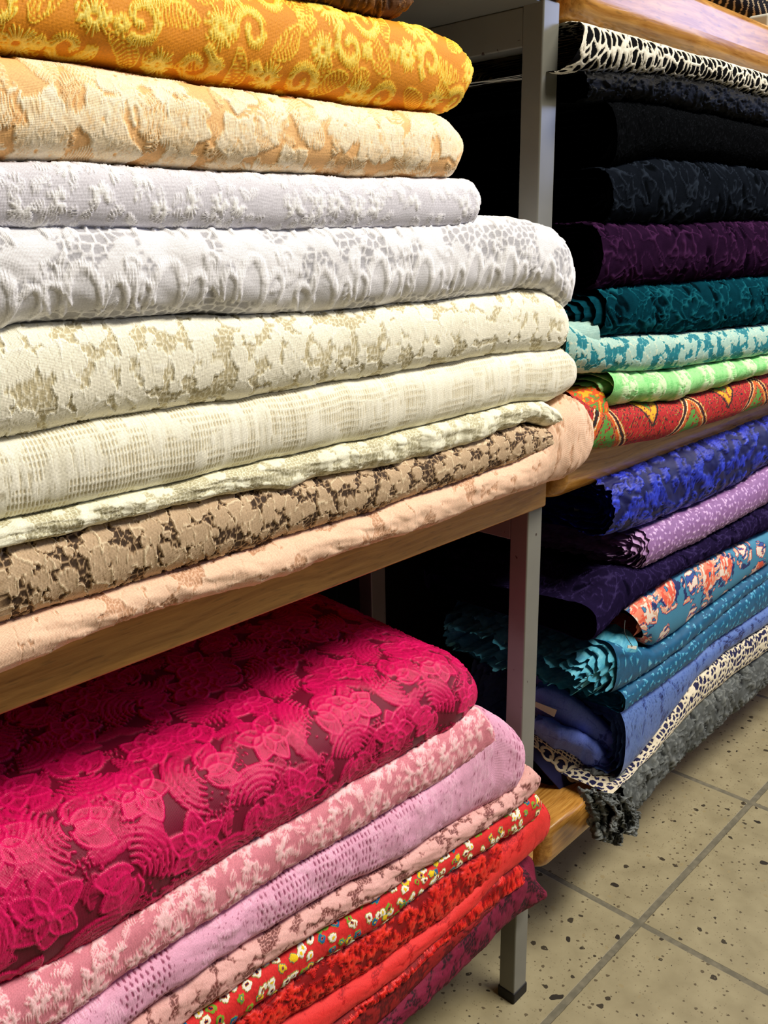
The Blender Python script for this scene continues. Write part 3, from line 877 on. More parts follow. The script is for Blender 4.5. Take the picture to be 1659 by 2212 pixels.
    F = np.stack([A, np.roll(A, -1, 1), np.roll(B, -1, 1), B], -1).reshape(-1, 4)
    uvm = np.stack([U, V, np.zeros_like(U)], -1)
    o = mesh_obj(name, P.reshape(-1, 3), F, mat, attrs={'pat': ('FLOAT', pat), 'uvm': ('FLOAT_VECTOR', uvm)})
    if parent: o.parent = parent
    if label: props(o, label, cat, group)
    info = dict(X=X, zc=zc, H=Hh, Y=Y, a=a, D=D, yy=yy, zz=zz, crown=crown, power=power, seed=seed)
    if end != 'taper' and left_in: inner_folds(o, info, mat, **left_in)
    return o

def inner_folds(par, I, mat, n=4, gap=.0032, off=.002, length=.06, wave=.0012, core='dark', jag=.004, name='inner_fold', mat2=None):
    """nested folds seen in the open left end of a bolt; each one a tube inside the outer cloth"""
    rng = np.random.RandomState(I['seed']+55)
    mat = mat2 or mat
    X0 = I['X'][0]; H = I['H'][2]; zc = I['zc'][2]
    yy, zz = I['yy'], I['zz']
    D = I['D']
    step = max(1, len(yy)//90)
    cl = np.r_[0, np.cumsum(np.hypot(np.diff(yy), np.diff(zz)*H/2))]; m = max(120, int(cl[-1]/.0016))
    tt = np.linspace(0, cl[-1], m, endpoint=False); y0 = np.interp(tt, cl, yy); z0 = np.interp(tt, cl, zz)
    for k in range(1, n+1):
        ins = k*gap
        if H/2-ins < .0012: break
        sy = (D/2-ins)/(D/2); cy = D/2
        nx = 14
        xs = X0+off*k+rng.uniform(-1, 1)*jag*.5+np.linspace(0, length, nx)
        P = np.zeros((nx, len(y0), 3))
        wv = wave*2.4*(fbm(tt*75, tt*0+k*3.3, 9)-.5)*2
        for i, x in enumerate(xs):
            P[i, :, 0] = x+(jag*(fbm(tt*130, tt*0+k, 3+k)-.5)*2 if i == 0 else 0)
            P[i, :, 1] = I['Y']+cy+(y0-cy)*sy+wv*.5
            P[i, :, 2] = zc+z0*(H/2-ins)+wv*.6
            P[i, :, 2] += I['crown']*np.clip((y0-I['a'])/D, 0, 1)*(z0 > .5)
        J = np.arange(nx*len(y0)).reshape(nx, -1); A = J[:-1]; B = J[1:]
        F = np.stack([A, np.roll(A, -1, 1), np.roll(B, -1, 1), B], -1).reshape(-1, 4)
        pat = .35+.4*vnoise(P[..., 0]*600, P[..., 1]*300+P[..., 2]*300, k)
        o = mesh_obj(name, P.reshape(-1, 3), F, mat, attrs={'pat': ('FLOAT', pat), 'uvm': ('FLOAT_VECTOR', P.reshape(-1, 3))})
        o.parent = par

# ------------------------------------------------------------------ seams of the stacks (outlines read off the photograph)
S0 = [(-60, -70), (300, -62), (560, -25), (684, 0), (828, 36), (912, 51), (980, 82), (1009, 114), (1026, 143)]
S1 = [(-60, 108), (0, 115), (169, 139), (295, 160), (464, 186), (600, 205), (769, 226), (880, 242), (959, 247), (984, 240), (999, 219), (1022, 169), (1026, 144)]
S1b = [(-60, 108), (0, 115), (169, 139), (295, 160), (464, 186), (600, 205), (769, 226), (880, 240), (938, 243), (959, 252), (980, 272), (992, 287), (1003, 312), (1005, 325)]
S2 = [(-60, 341), (0, 345), (169, 352), (380, 365), (548, 373), (700, 379), (769, 382), (900, 387), (971, 387), (982, 367), (992, 350), (1005, 326)]
S2b = [(-60, 341), (0, 345), (169, 352), (380, 365), (548, 373), (700, 379), (769, 382), (971, 384), (1000, 386), (1022, 390), (1036, 403), (1041, 425)]
S3 = [(-60, 489), (0, 494), (200, 496), (400, 497), (600, 498), (853, 496), (980, 492), (1020, 486), (1036, 472), (1041, 426)]
S3b = [(-60, 480), (0, 484), (200, 486), (400, 486), (600, 486), (853, 480), (1000, 470), (1040, 466), (1090, 468), (1140, 475), (1191, 490), (1225, 512), (1245, 536), (1257, 568), (1259, 590)]
S4 = [(-60, 724), (0, 712), (38, 699), (202, 695), (359, 686), (422, 678), (548, 682), (640, 679), (700, 676), (769, 669), (853, 659), (937, 655), (1064, 638), (1120, 627), (1170, 628), (1200, 655), (1224, 674), (1245, 655), (1256, 627), (1259, 591)]
S4b = [(-60, 724), (0, 712), (38, 699), (202, 692), (359, 684), (548, 680), (700, 674), (853, 657), (937, 652), (1064, 634), (1120, 625), (1170, 626), (1203, 644), (1224, 668), (1231, 700), (1232, 725)]
S5 = [(-60, 958), (0, 948), (169, 918), (338, 890), (506, 866), (600, 849), (769, 821), (860, 806), (937, 792), (1064, 766), (1190, 762), (1215, 752), (1230, 738), (1232, 726)]
S5b = [(-60, 956), (0, 946), (169, 916), (338, 888), (506, 864), (600, 847), (769, 819), (937, 790), (1064, 764), (1150, 757), (1215, 748), (1238, 770), (1250, 800), (1251, 812)]
S6 = [(-60, 1142), (0, 1128), (169, 1092), (338, 1056), (506, 1014), (700, 970), (836, 942), (980, 906), (1106, 874), (1186, 868), (1215, 852), (1240, 836), (1251, 813)]
S6b = [(-60, 1140), (0, 1126), (169, 1090), (338, 1054), (506, 1012), (700, 968), (836, 940), (980, 904), (1106, 872), (1165, 866), (1190, 880), (1200, 900), (1218, 914)]
S7 = [(-60, 1192), (0, 1178), (127, 1153), (262, 1119), (422, 1079), (540, 1056), (600, 1056), (684, 1027), (853, 1000), (980, 965), (1085, 925), (1140, 910), (1180, 922), (1218, 916)]
S7b = [(-60, 1190), (0, 1176), (127, 1150), (262, 1117), (422, 1077), (540, 1052), (684, 1024), (853, 994), (980, 960), (1085, 922), (1130, 918), (1186, 926), (1197, 938), (1199, 948)]
S8 = [(-60, 1364), (0, 1347), (114, 1309), (236, 1280), (371, 1233), (540, 1187), (600, 1162), (769, 1115), (937, 1056), (1106, 1001), (1186, 967), (1196, 955), (1199, 949)]
S8b = [(-60, 1362), (0, 1345), (114, 1307), (236, 1276), (371, 1230), (540, 1184), (600, 1160), (769, 1112), (937, 1053), (1106, 992), (1160, 950), (1195, 880), (1225, 852), (1248, 862), (1266, 888), (1277, 915), (1281, 940)]
S9 = [(-60, 1468), (0, 1449), (55, 1427), (177, 1373), (290, 1335), (380, 1305), (540, 1263), (600, 1246), (726, 1195), (800, 1172), (870, 1153), (929, 1136), (1047, 1086), (1148, 1056), (1210, 1036), (1254, 1008), (1275, 972), (1281, 941)]
G1 = 'folded cloths on the left middle shelf'
YL = YST = .412
ivory = (236, 232, 214)
M_ = {}
M_['yellow'] = cloth_mat('marigold_embroidery', [(0, (224, 140, 10)), (.2, (238, 160, 16)), (.45, (255, 204, 44)), (1, (255, 232, 110))], .6, satin=(.42, .45))
M_['peach'] = cloth_mat('peach_embroidery', [(0, (244, 190, 124)), (.3, (246, 198, 138)), (.55, (250, 216, 164)), (.8, (255, 236, 200)), (1, (255, 246, 224))], .6, satin=(.45, .4))
M_['lilacwhite'] = cloth_mat('white_tulle', [(0, (208, 206, 216)), (.2, (226, 225, 234)), (.5, (238, 237, 243)), (1, (255, 255, 253))], .6, satin=(.45, .4))
M_['whitelace'] = cloth_mat('white_guipure', [(0, (178, 178, 184)), (.35, (208, 208, 213)), (.6, (220, 220, 224)), (.85, (240, 240, 244)), (1, (252, 252, 254))], .7)
M_['ivory'] = cloth_mat('ivory_lace', [(0, (196, 185, 148)), (.25, (222, 214, 184)), (.45, (238, 233, 208)), (.6, (244, 240, 218)), (1, (254, 252, 236))], .75)
M_['ivory2'] = cloth_mat('ivory_openwork', [(0, (190, 176, 138)), (.4, (222, 214, 186)), (.75, (238, 234, 212)), (1, (248, 246, 230))], .75)
M_['ivory3'] = cloth_mat('ivory_net', [(0, (190, 184, 150)), (.35, (226, 222, 194)), (.6, (240, 238, 212)), (1, (252, 250, 230))], .7)
M_['taupe'] = cloth_mat('taupe_lace', [(0, (62, 44, 28)), (.2, (112, 88, 62)), (.42, (178, 150, 116)), (.7, (194, 168, 136)), (1, (232, 212, 176))], .75)
M_['blush'] = cloth_mat('blush_lace', [(0, (192, 146, 112)), (.3, (220, 176, 144)), (.6, (238, 198, 168)), (1, (248, 216, 188))], .7)

cloth('folded_cloth', 'orange-yellow cloth embroidered with golden flowers and scrolls, under the dark brown one', 'fabric', M_['yellow'], S0, S1, YL, P_marigold(), dyc=.009, rec=.022, rrad=.05, a=.03, vis_bot=.03, seed=1, group=G1, wr=.002)
cloth('folded_cloth', 'pale peach cloth thick with cream feather embroidery, directly under the golden yellow one', 'fabric', M_['peach'], S1b, S2, YL-.004, P_bigfeather(), dyc=.004, rec=.02, rrad=.04, a=.022, vis_bot=.02, seed=2, group=G1, wr=.002)
cloth('folded_cloth', 'lilac-white net cloth with small shiny white flowers, below the peach embroidered one', 'fabric', M_['lilacwhite'], S2b, S3, YL-.002, P_sprig(5, .018, .0085, .0009, .0005), rec=.012, rrad=.02, a=.014, seed=3, group=G1)
cloth('folded_cloth', 'thick bright white lace cloth with arched petals and round holes, bulging towards the grey leg', 'fabric', M_['whitelace'], S3b, S4, YL-.012, P_scallop(), rec=.03, rrad=.045, a=.024, seed=4, group=G1, wr=.003, bulge=.0012, vis_top=.04)
cloth('folded_cloth', 'ivory blossom lace cloth with small openings, right below the thick bright white lace', 'fabric', M_['ivory'], S4b, S5, YL-.008, P_lace(.0034, .0140, .74, 6, .0008, 1.0, .60, .15), rec=.02, rrad=.03, a=.02, seed=5, group=G1, wr=.002)
cloth('folded_cloth', 'cream cloth with rows of tiny vertical openwork slits, between blossom lace and the thin net', 'fabric', M_['ivory2'], S5b, S6, YL-.008, P_grid(), rec=.02, rrad=.03, a=.02, seed=6, group=G1, wr=.002)
cloth('folded_cloth', 'thin crinkled ivory net cloth, ragged at its end, lying on taupe lace', 'fabric', M_['ivory3'], S6b, S7, YL-.010, P_lace(.0024, .014, .42, 21, .0006, .7, .5, .17), rec=.006, rrad=.01, a=.012, seed=7, group=G1, wr=.003, bulge=.002, wf=60)
cloth('folded_cloth', 'taupe brown lace cloth with pale corded outlines and dark holes, above blush lace', 'fabric', M_['taupe'], S7b, S8, YL-.010, P_lace(.0044, .0115, .70, 31, .0011, 1.0, .56, .13), rec=.016, rrad=.02, a=.020, seed=8, group=G1, wr=.002)
cloth('folded_cloth', 'blush peach lace cloth drooping over the board edge, lowest on the left middle shelf', 'fabric', M_['blush'], S8b, S9, YL-.016, P_lace(.0022, .020, .85, 41, .0008, .9, .68, .2), rec=.02, rrad=.03, a=.022, seed=9, group=G1, board=BZ['mid'][1], wr=.003, bulge=.002, vis_bot=.04)
M_['brown'] = cloth_mat('brown_fringed', [(0, (60, 36, 12)), (.5, (96, 60, 22)), (1, (140, 94, 40))], .8)
cloth('folded_cloth', 'dark brown ribbed cloth just peeking into view above the golden yellow one', 'fabric', M_['brown'], [(400, -90), (900, -60), (925, -20)], [(400, -60), (640, -5), (700, 6), (760, 18), (830, 33), (870, 34), (905, 20), (925, -19)], YL+.012, P_ruche(51, .0012, 500, 40), px=(380, None), rec=.02, rrad=.04, a=.02, seed=10, group=G1, D=.2)

# ---- left low shelf
T0 = [(-60, 1500), (200, 1440), (600, 1330), (760, 1285), (860, 1360), (950, 1410), (1010, 1440), (1035, 1465), (1045, 1500)]
T0 = [(-60, 1830), (200, 1742), (500, 1618), (800, 1480), (900, 1440), (960, 1420), (1010, 1425), (1035, 1450), (1045, 1495)]
T1 = [(-60, 2170), (0, 2148), (98, 2099), (204, 2040), (353, 1946), (490, 1860), (668, 1752), (793, 1677), (903, 1622), (981, 1575), (1025, 1550), (1042, 1534), (1045, 1496)]
T1b = [(-60, 2170), (0, 2148), (98, 2099), (204, 2040), (353, 1946), (490, 1860), (668, 1752), (793, 1677), (903, 1618), (981, 1568), (1040, 1532), (1060, 1560), (1072, 1590), (1074, 1598)]
T2 = [(-60, 2330), (0, 2290), (129, 2212), (251, 2122), (392, 2028), (486, 1969), (650, 1864), (700, 1838), (863, 1740), (1020, 1646), (1060, 1618), (1074, 1599)]
T2b = [(-60, 2330), (0, 2290), (129, 2212), (251, 2122), (392, 2028), (486, 1969), (650, 1862), (863, 1736), (990, 1640), (1030, 1570), (1060, 1535), (1100, 1562), (1130, 1590), (1141, 1618), (1141, 1630)]
T3 = [(-60, 2460), (0, 2420), (129, 2320), (282, 2212), (353, 2157), (447, 2087), (549, 2032), (600, 1999), (678, 1952), (819, 1881), (941, 1807), (1020, 1768), (1105, 1717), (1137, 1665), (1141, 1631)]
T3b = [(-60, 2460), (0, 2420), (129, 2320), (282, 2212), (353, 2157), (447, 2087), (549, 2032), (678, 1950), (819, 1878), (941, 1803), (1060, 1735), (1120, 1690), (1145, 1656), (1164, 1668), (1170, 1680)]
T4 = [(-60, 2560), (0, 2510), (200, 2350), (392, 2212), (470, 2157), (568, 2083), (600, 2061), (678, 2014), (796, 1948), (925, 1869), (1011, 1807), (1109, 1748), (1160, 1709), (1170, 1681)]
T4b = [(-60, 2560), (0, 2510), (200, 2350), (392, 2212), (470, 2157), (568, 2083), (678, 2012), (796, 1946), (925, 1867), (1011, 1805), (1109, 1746), (1150, 1716), (1160, 1716), (1166, 1735)]
T5 = [(-60, 2640), (0, 2590), (200, 2430), (450, 2240), (600, 2132), (678, 2077), (819, 1995), (937, 1901), (1015, 1850), (1109, 1799), (1150, 1768), (1166, 1736)]
T5b = [(-60, 2640), (0, 2590), (200, 2430), (450, 2240), (600, 2132), (678, 2075), (819, 1992), (937, 1898), (1015, 1847), (1070, 1812), (1084, 1822), (1090, 1838)]
T6 = [(-60, 2780), (0, 2720), (200, 2540), (450, 2330), (623, 2198), (788, 2104), (880, 2036), (953, 1987), (1066, 1901), (1086, 1856), (1090, 1839)]
T6b = [(-60, 2780), (0, 2720), (200, 2540), (450, 2330), (623, 2198), (788, 2102), (880, 2032), (953, 1980), (1030, 1900), (1075, 1830), (1110, 1800), (1160, 1728), (1180, 1735), (1196, 1754), (1198, 1768)]
T7 = [(-60, 2860), (0, 2810), (200, 2640), (450, 2420), (721, 2206), (851, 2112), (921, 2046), (992, 1983), (1074, 1905), (1145, 1846), (1180, 1812), (1196, 1785), (1198, 1769)]
T7b = [(600, 2290), (721, 2204), (851, 2108), (921, 2040), (992, 1974), (1074, 1892), (1110, 1868), (1125, 1874), (1130, 1888)]
T8 = [(600, 2310), (721, 2225), (851, 2128), (921, 2060), (972, 2024), (1050, 1965), (1121, 1908), (1130, 1889)]
T8b = [(-60, 2860), (0, 2810), (200, 2640), (450, 2420), (721, 2212), (851, 2112), (921, 2050), (972, 2012), (1050, 1955), (1085, 1925), (1092, 1935)]
T9 = [(-60, 2990), (0, 2930), (200, 2760), (450, 2540), (729, 2290), (835, 2200), (913, 2120), (1004, 2020), (1060, 1960), (1092, 1936)]
T9b = [(-60, 2990), (0, 2930), (200, 2760), (450, 2530), (729, 2280), (835, 2190), (913, 2112), (1004, 2003), (1060, 1945), (1121, 1880), (1140, 1880), (1176, 1922)]
T10 = [(-60, 3120), (0, 3060), (200, 2880), (450, 2620), (700, 2350), (859, 2212), (953, 2132), (1082, 2010), (1140, 1965), (1174, 1938), (1177, 1924)]
G2 = 'folded cloths on the left lower shelf'
YB = YST = .415
M_['magenta'] = cloth_mat('magenta_embroidery', [(0, (112, 0, 40)), (.2, (130, 0, 46)), (.45, (168, 4, 66)), (.75, (214, 10, 92)), (1, (236, 26, 112))], .55, satin=(.36, .4))
M_['pinknet'] = cloth_mat('pink_flower_net', [(0, (206, 118, 134)), (.25, (226, 142, 156)), (.5, (242, 176, 184)), (1, (255, 216, 218))], .6, satin=(.4, .5))
M_['orchid'] = cloth_mat('orchid_lace', [(0, (150, 74, 106)), (.35, (196, 130, 158)), (.6, (228, 166, 196)), (1, (242, 190, 214))], .65)
M_['dusty'] = cloth_mat('dusty_pink_lace', [(0, (118, 66, 62)), (.3, (176, 122, 116)), (.6, (222, 168, 162)), (1, (240, 194, 186))], .5)
M_['multi'] = cloth_mat('red_multicolour_embroidery', [(0, (14, 18, 60)), (.08, (214, 40, 40)), (.3, (190, 26, 28)), (.33, (120, 160, 40)), (.44, (30, 96, 150)), (.56, (232, 196, 20)), (.8, (236, 232, 222))], .75, interp='CONSTANT')
M_['redemb'] = cloth_mat('red_thread_embroidery', [(0, (122, 2, 6)), (.3, (150, 4, 8)), (.6, (210, 20, 14)), (1, (252, 56, 30))], .6, satin=(.42, .5))
M_['coral'] = cloth_mat('coral_red_lace', [(0, (170, 20, 22)), (.3, (206, 34, 34)), (.6, (226, 48, 46)), (1, (238, 66, 58))], .6)
M_['brick'] = cloth_mat('brick_red_lace', [(0, (84, 10, 12)), (.4, (122, 16, 18)), (.7, (150, 22, 22)), (1, (168, 32, 28))], .75)
M_['wine'] = cloth_mat('wine_lace', [(0, (40, 6, 18)), (.3, (84, 10, 34)), (.6, (116, 16, 50)), (1, (138, 26, 62))], .75)
cloth('folded_cloth', 'large magenta cloth densely embroidered with shiny petals, topmost on the left lower shelf', 'fabric', M_['magenta'], T0, T1, YB, P_magenta(), dyc=.014, rec=.045, rrad=.075, a=.045, vis_top=.20, D=.27, rows=420, crown=.022, seed=11, group=G2, px=(-190, None), wr=.003, power=2.2)
cloth('folded_cloth', 'sheer pink net cloth with raised pale pink flowers, directly under the magenta cloth', 'fabric', M_['pinknet'], T1b, T2, YB-.002, P_sprig(17, .016, .0085, .0010, .00055), rec=.012, rrad=.02, a=.016, seed=12, group=G2, px=(-190, None), rows=90)
cloth('folded_cloth', 'orchid pink lace cloth pierced by rows of small slots, under the pink flower net', 'fabric', M_['orchid'], T2b, T3, YB-.004, P_slots(), rec=.02, rrad=.03, a=.020, seed=13, group=G2, px=(-190, None), wr=.003, bulge=.0015, vis_top=.05)
cloth('folded_cloth', 'dusty rose lace cloth with a slight shine, squeezed between orchid lace and the multicoloured one', 'fabric', M_['dusty'], T3b, T4, YB-.005, P_lace(.0026, .014, .7, 61, .0008, .6, .6, .16), rec=.014, rrad=.02, a=.016, seed=14, group=G2, px=(-190, None), wr=.003, bulge=.002)
cloth('folded_cloth', 'red cloth with tiny white, blue and yellow embroidered blossoms, under the dusty rose lace', 'fabric', M_['multi'], T4b, T5, YB-.003, P_multi(), rec=.01, rrad=.015, a=.013, seed=15, group=G2, px=(-190, None), rows=90)
cloth('folded_cloth', 'deep red cloth with shaggy bright red thread flowers, lying on the coral red lace', 'fabric', M_['redemb'], T5b, T6, YB+.002, P_sprig(19, .0125, .0080, .0018, .0006), rec=.012, rrad=.02, a=.014, seed=16, group=G2, px=(-190, None))
cloth('folded_cloth', 'coral red lace cloth with a broad rounded end, below the small-blossomed red one', 'fabric', M_['coral'], T6b, T7, YB-.005, P_lace(.0018, .020, .75, 71, .0006, .5, .66, .22), rec=.02, rrad=.03, a=.018, seed=17, group=G2, px=(-190, None), vis_top=.04, wr=.002, bulge=.001)
cloth('folded_cloth', 'bright red cloth with a curly ruffled thread edge, peeking out below the coral lace', 'fabric', M_['redemb'], T7b, T8, YB+.002, P_sprig(23, .0075, .005, .0020, .0005), rec=.008, rrad=.012, a=.010, seed=18, group=G2, px=(640, None), bulge=.003, rows=60)
cloth('folded_cloth', 'dark brick red lace cloth in shadow between the ruffled red and the wine lace', 'fabric', M_['brick'], T8b, T9, YB+.003, P_lace(.002, .015, .6, 81, .0008, .3), rec=.015, rrad=.02, a=.016, seed=19, group=G2, px=(-190, None), board=BZ['low'][1], rows=90)
cloth('folded_cloth', 'wine coloured lace cloth hanging over the bottom board, lowest of the left lower shelf', 'fabric', M_['wine'], T9b, T10, YB-.004, P_lace(.0036, .013, .62, 91, .0010, .5, .6, .2), rec=.006, rrad=.01, a=.014, seed=20, group=G2, px=(-190, None), board=BZ['low'][1], wr=.002, bulge=.0015, vis_bot=.04)

# ------------------------------------------------------------------ loose sheets, rolls and tags
def catmull(P, n):
    """P: (k, m, 3) control rows -> (n, m, 3)"""
    k = len(P); t = np.linspace(0, k-1, n); i = np.clip(t.astype(int), 0, k-2); f = (t-i)[:, None, None]
    g = lambda j: P[np.clip(j, 0, k-1)]
    a, b, c, d = g(i-1), g(i), g(i+1), g(i+2)
    return .5*((2*b)+(-a+c)*f+(2*a-5*b+4*c-d)*f**2+(-a+3*b-3*c+d)*f**3)
def sheet(name, ctrl, mat, pattern, parent, nu=160, nv=160, seed=0, fold=.0025, ff=60, thick=.0009, label=None):
    """a loose piece of cloth through a grid of control points"""
    P = catmull(np.array(ctrl, float), nu)
    P = catmull(P.transpose(1, 0, 2), nv).transpose(1, 0, 2)
    lu_ = np.r_[0, np.cumsum(np.linalg.norm(np.diff(P[:, nv//2], axis=0), axis=1))]
    lv_ = np.r_[0, np.cumsum(np.linalg.norm(np.diff(P[nu//2], axis=0), axis=1))]
    U, V = np.meshgrid(lu_, lv_, indexing='ij')
    g = pattern(-.001, U.max()+.001, -.001, V.max()+.001); pat, h = g(U, V)
    n = np.cross(np.gradient(P, axis=1), np.gradient(P, axis=0)); n /= np.maximum(np.linalg.norm(n, axis=-1, keepdims=True), 1e-12)
    view = np.array([0, 0, CH])-P
    n = np.where((n*view).sum(-1, keepdims=True) < 0, -n, n)
    f = fold*(fbm(U*ff, V*ff*.5, seed, 3)-.5)*2
    P = P+n*(h+f)[..., None]
    m = nu*nv; I = np.arange(m).reshape(nu, nv)
    F = np.stack([I[:-1, :-1], I[1:, :-1], I[1:, 1:], I[:-1, 1:]], -1).reshape(-1, 4)
    back = (P-n*thick).reshape(-1, 3)
    b = np.r_[I[0], I[1:, -1], I[-1, -2::-1], I[-2:0:-1, 0]]; b2 = np.roll(b, -1)
    side = np.stack([b, b2, b2+m, b+m], -1)
    V3 = np.concatenate([P.reshape(-1, 3), back]); FF = np.concatenate([F, F[:, ::-1]+m, side])
    uv = np.stack([U, V, 0*U], -1).reshape(-1, 3)
    o = mesh_obj(name, V3, FF, mat, attrs={'pat': ('FLOAT', np.r_[pat.ravel(), pat.ravel()]), 'uvm': ('FLOAT_VECTOR', np.r_[uv, uv])})
    o.parent = parent
    if label: o['label'] = label
    return o
def spiral_end(par, mat, X0, cy, cz, ry, rz, turns=3.2, depth=.05, jag=.003, seed=0, name='rolled_layer', r_in=.12, cone=.0):
    """the wound layers showing in the end of a roll"""
    n = 260; t = np.linspace(0, 1, n); r = 1-(1-r_in)*t; a = -t*turns*2*math.pi+.3
    nx = 10; P = np.zeros((nx, n, 3))
    for i in range(nx):
        xo = depth*i/(nx-1)
        P[i, :, 0] = X0+xo+cone*(1-r)+(jag*(fbm(a*3, t*9, seed)-.5)*2 if i == 0 else 0)
        P[i, :, 1] = cy+ry*r*np.cos(a); P[i, :, 2] = cz+rz*r*np.sin(a)
    I = np.arange(nx*n).reshape(nx, n)
    F = np.stack([I[:-1, :-1], I[1:, :-1], I[1:, 1:], I[:-1, 1:]], -1).reshape(-1, 4)
    pat = .35+.5*vnoise(P[..., 0]*500, a[None]*12+0*P[..., 0], seed)
    o = mesh_obj(name, P.reshape(-1, 3), F, mat, attrs={'pat': ('FLOAT', pat), 'uvm': ('FLOAT_VECTOR', P.reshape(-1, 3))})
    md = o.modifiers.new('t', 'SOLIDIFY'); md.thickness = .0009
    o.parent = par
    return o
TAGW = simple_mat('white_card', (226, 226, 214), 0.6, 0.3, 40, (214, 214, 202))
INK = simple_mat('printed_ink', (70, 74, 72), 0.7, 0.2, 40)
def tag(parent, pts, lines=0, name='price_tag'):
    """flat card given by its four corners"""
    P = np.array(pts, float); n = np.cross(P[1]-P[0], P[3]-P[0]); n /= np.linalg.norm(n)
    if np.dot(n, np.array([0, 0, CH])-P[0]) < 0: n = -n
    V = np.concatenate([P, P-n*.0006])
    F = [[0, 1, 2, 3], [7, 6, 5, 4], [0, 4, 5, 1], [1, 5, 6, 2], [2, 6, 7, 3], [3, 7, 4, 0]]
    o = mesh_obj(name, V, F, TAGW, smooth=False); o.parent = parent; o['label'] = 'small white card tag'
    return o
def string(parent, pts, r=.0004, mat=None, name='tag_string'):
    pts = catmull(np.array(pts, float)[:, None], 24)[:, 0]; V = []; k = 6
    for i, p in enumerate(pts):
        d = pts[min(i+1, len(pts)-1)]-pts[max(i-1, 0)]; d /= np.linalg.norm(d)
        a = np.cross(d, [0.3, 1, .2]); a /= np.linalg.norm(a); b = np.cross(d, a)
        for j in range(k): V.append(p+r*(math.cos(j*6.283/k)*a+math.sin(j*6.283/k)*b))
    F = [[i*k+j, i*k+(j+1) % k, (i+1)*k+(j+1) % k, (i+1)*k+j] for i in range(len(pts)-1) for j in range(k)]
    o = mesh_obj(name, V, F, mat or TAGW); o.parent = parent
    return o

# ------------------------------------------------------------------ right middle shelf
G3 = 'folded cloths on the right middle shelf'
M_['blackwhite'] = cloth_mat('black_cloth_white_guipure', [(0, (20, 20, 22)), (.3, (30, 30, 31)), (.5, (206, 200, 182)), (1, (240, 236, 220))], .7, spec=0.0)
M_['black_shiny'] = cloth_mat('black_crinkled', [(0, (3, 4, 5)), (.6, (7, 8, 10)), (1, (14, 17, 22))], .45, spec=.04)
M_['black'] = cloth_mat('black_textured', [(0, (4, 5, 6)), (.6, (9, 10, 12)), (1, (19, 21, 25))], .7, spec=0.0)
M_['charcoal'] = cloth_mat('charcoal_lace', [(0, (6, 8, 11)), (.5, (16, 20, 27)), (1, (36, 43, 54))], .75, spec=0.0)
M_['purple'] = cloth_mat('purple_lace', [(0, (14, 6, 18)), (.4, (32, 15, 37)), (.7, (46, 22, 50)), (1, (68, 36, 72))], .8, spec=0.0)
M_['teal'] = cloth_mat('teal_lace', [(0, (3, 16, 22)), (.35, (6, 44, 56)), (.7, (10, 64, 78)), (1, (26, 96, 108))], .75, spec=0.0)
M_['aqua'] = cloth_mat('aqua_lace', [(0, (14, 120, 134)), (.30, (24, 142, 152)), (.42, (150, 190, 182)), (.68, (166, 202, 190)), (1, (216, 220, 192))], .7)
M_['mint'] = cloth_mat('mint_lace', [(0, (64, 160, 70)), (.3, (126, 212, 122)), (.6, (166, 232, 152)), (.85, (212, 240, 190)), (1, (228, 240, 204))], .65)
M_['zigzag'] = cloth_mat('zigzag_print', [(0, (30, 20, 16)), (.10, (52, 40, 20)), (.20, (178, 26, 26)), (.32, (196, 40, 32)), (.40, (90, 150, 60)), (.50, (216, 84, 26)), (.60, (222, 166, 20)), (.8, (230, 214, 196))], .75, interp='CONSTANT')
YR = YST = .415
c0 = dict(end='open', pxs=1.7)
A20b = [(1200, 148), (1260, 155), (1395, 160), (1518, 172), (1610, 199), (1659, 209), (1760, 232)]
cloth('folded_cloth', 'black cloth covered with cream guipure net, topmost under the right top board', 'fabric', M_['blackwhite'], [(1200, 18), (1251, 31), (1334, 54), (1400, 76), (1659, 152), (1760, 182)], A20b, YR+.012, P_guipure(.0095, 7, .20, .0011, 1.1), a=.02, px=(1248, 1740), slant=.010, seed=21, group=G3, left_in=dict(n=0), D=.2, hscale=.93, **c0)
A21b = [(1240, 222), (1265, 215), (1365, 209), (1487, 231), (1659, 268), (1760, 290)]
cloth('folded_cloth', 'thin black cloth with glossy crinkles, right below the black-and-cream guipure', 'fabric', M_['black_shiny'], A20b, A21b, YR+.008, P_ruche(52, .002, 200, 60), a=.016, px=(1262, 1740), seed=22, group=G3, D=.2, ragged=.006, left_in=dict(n=2), bulge=.002, **c0)
A22b = [(1300, 366), (1340, 357), (1426, 338), (1549, 348), (1659, 363), (1760, 376)]
cloth('folded_cloth', 'thick matt black cloth with a faint scaly texture, between crinkled black and charcoal lace', 'fabric', M_['black'], A21b, A22b, YR+.004, P_ruche(53, .0006, 420, 420), a=.022, px=(1322, 1740), seed=23, group=G3, D=.2, left_in=dict(n=4, gap=.006), slant=-.006, **c0)
A23b = [(1300, 480), (1334, 479), (1450, 481), (1659, 473), (1760, 470)]
cloth('folded_cloth', 'charcoal blue lace cloth with raised leafy veins, above the purple one', 'fabric', M_['charcoal'], A22b, A23b, YR+.004, P_ruche(54, .0014, 130, 60), a=.022, px=(1316, 1740), seed=24, group=G3, D=.2, left_in=dict(n=3, gap=.007), slant=-.004, **c0)
A24b = [(1260, 624), (1297, 624), (1395, 616), (1518, 606), (1659, 597), (1760, 592)]
cloth('folded_cloth', 'dark purple lace cloth with vein-like ridges, between charcoal and teal', 'fabric', M_['purple'], A23b, A24b, YR, P_ruche(55, .0015, 110, 60), a=.026, px=(1288, 1740), seed=25, group=G3, D=.21, left_in=dict(n=6, gap=.0042, off=.004), **c0)
A25b = [(1225, 712), (1273, 716), (1300, 726), (1365, 723), (1518, 717), (1659, 701), (1760, 692)]
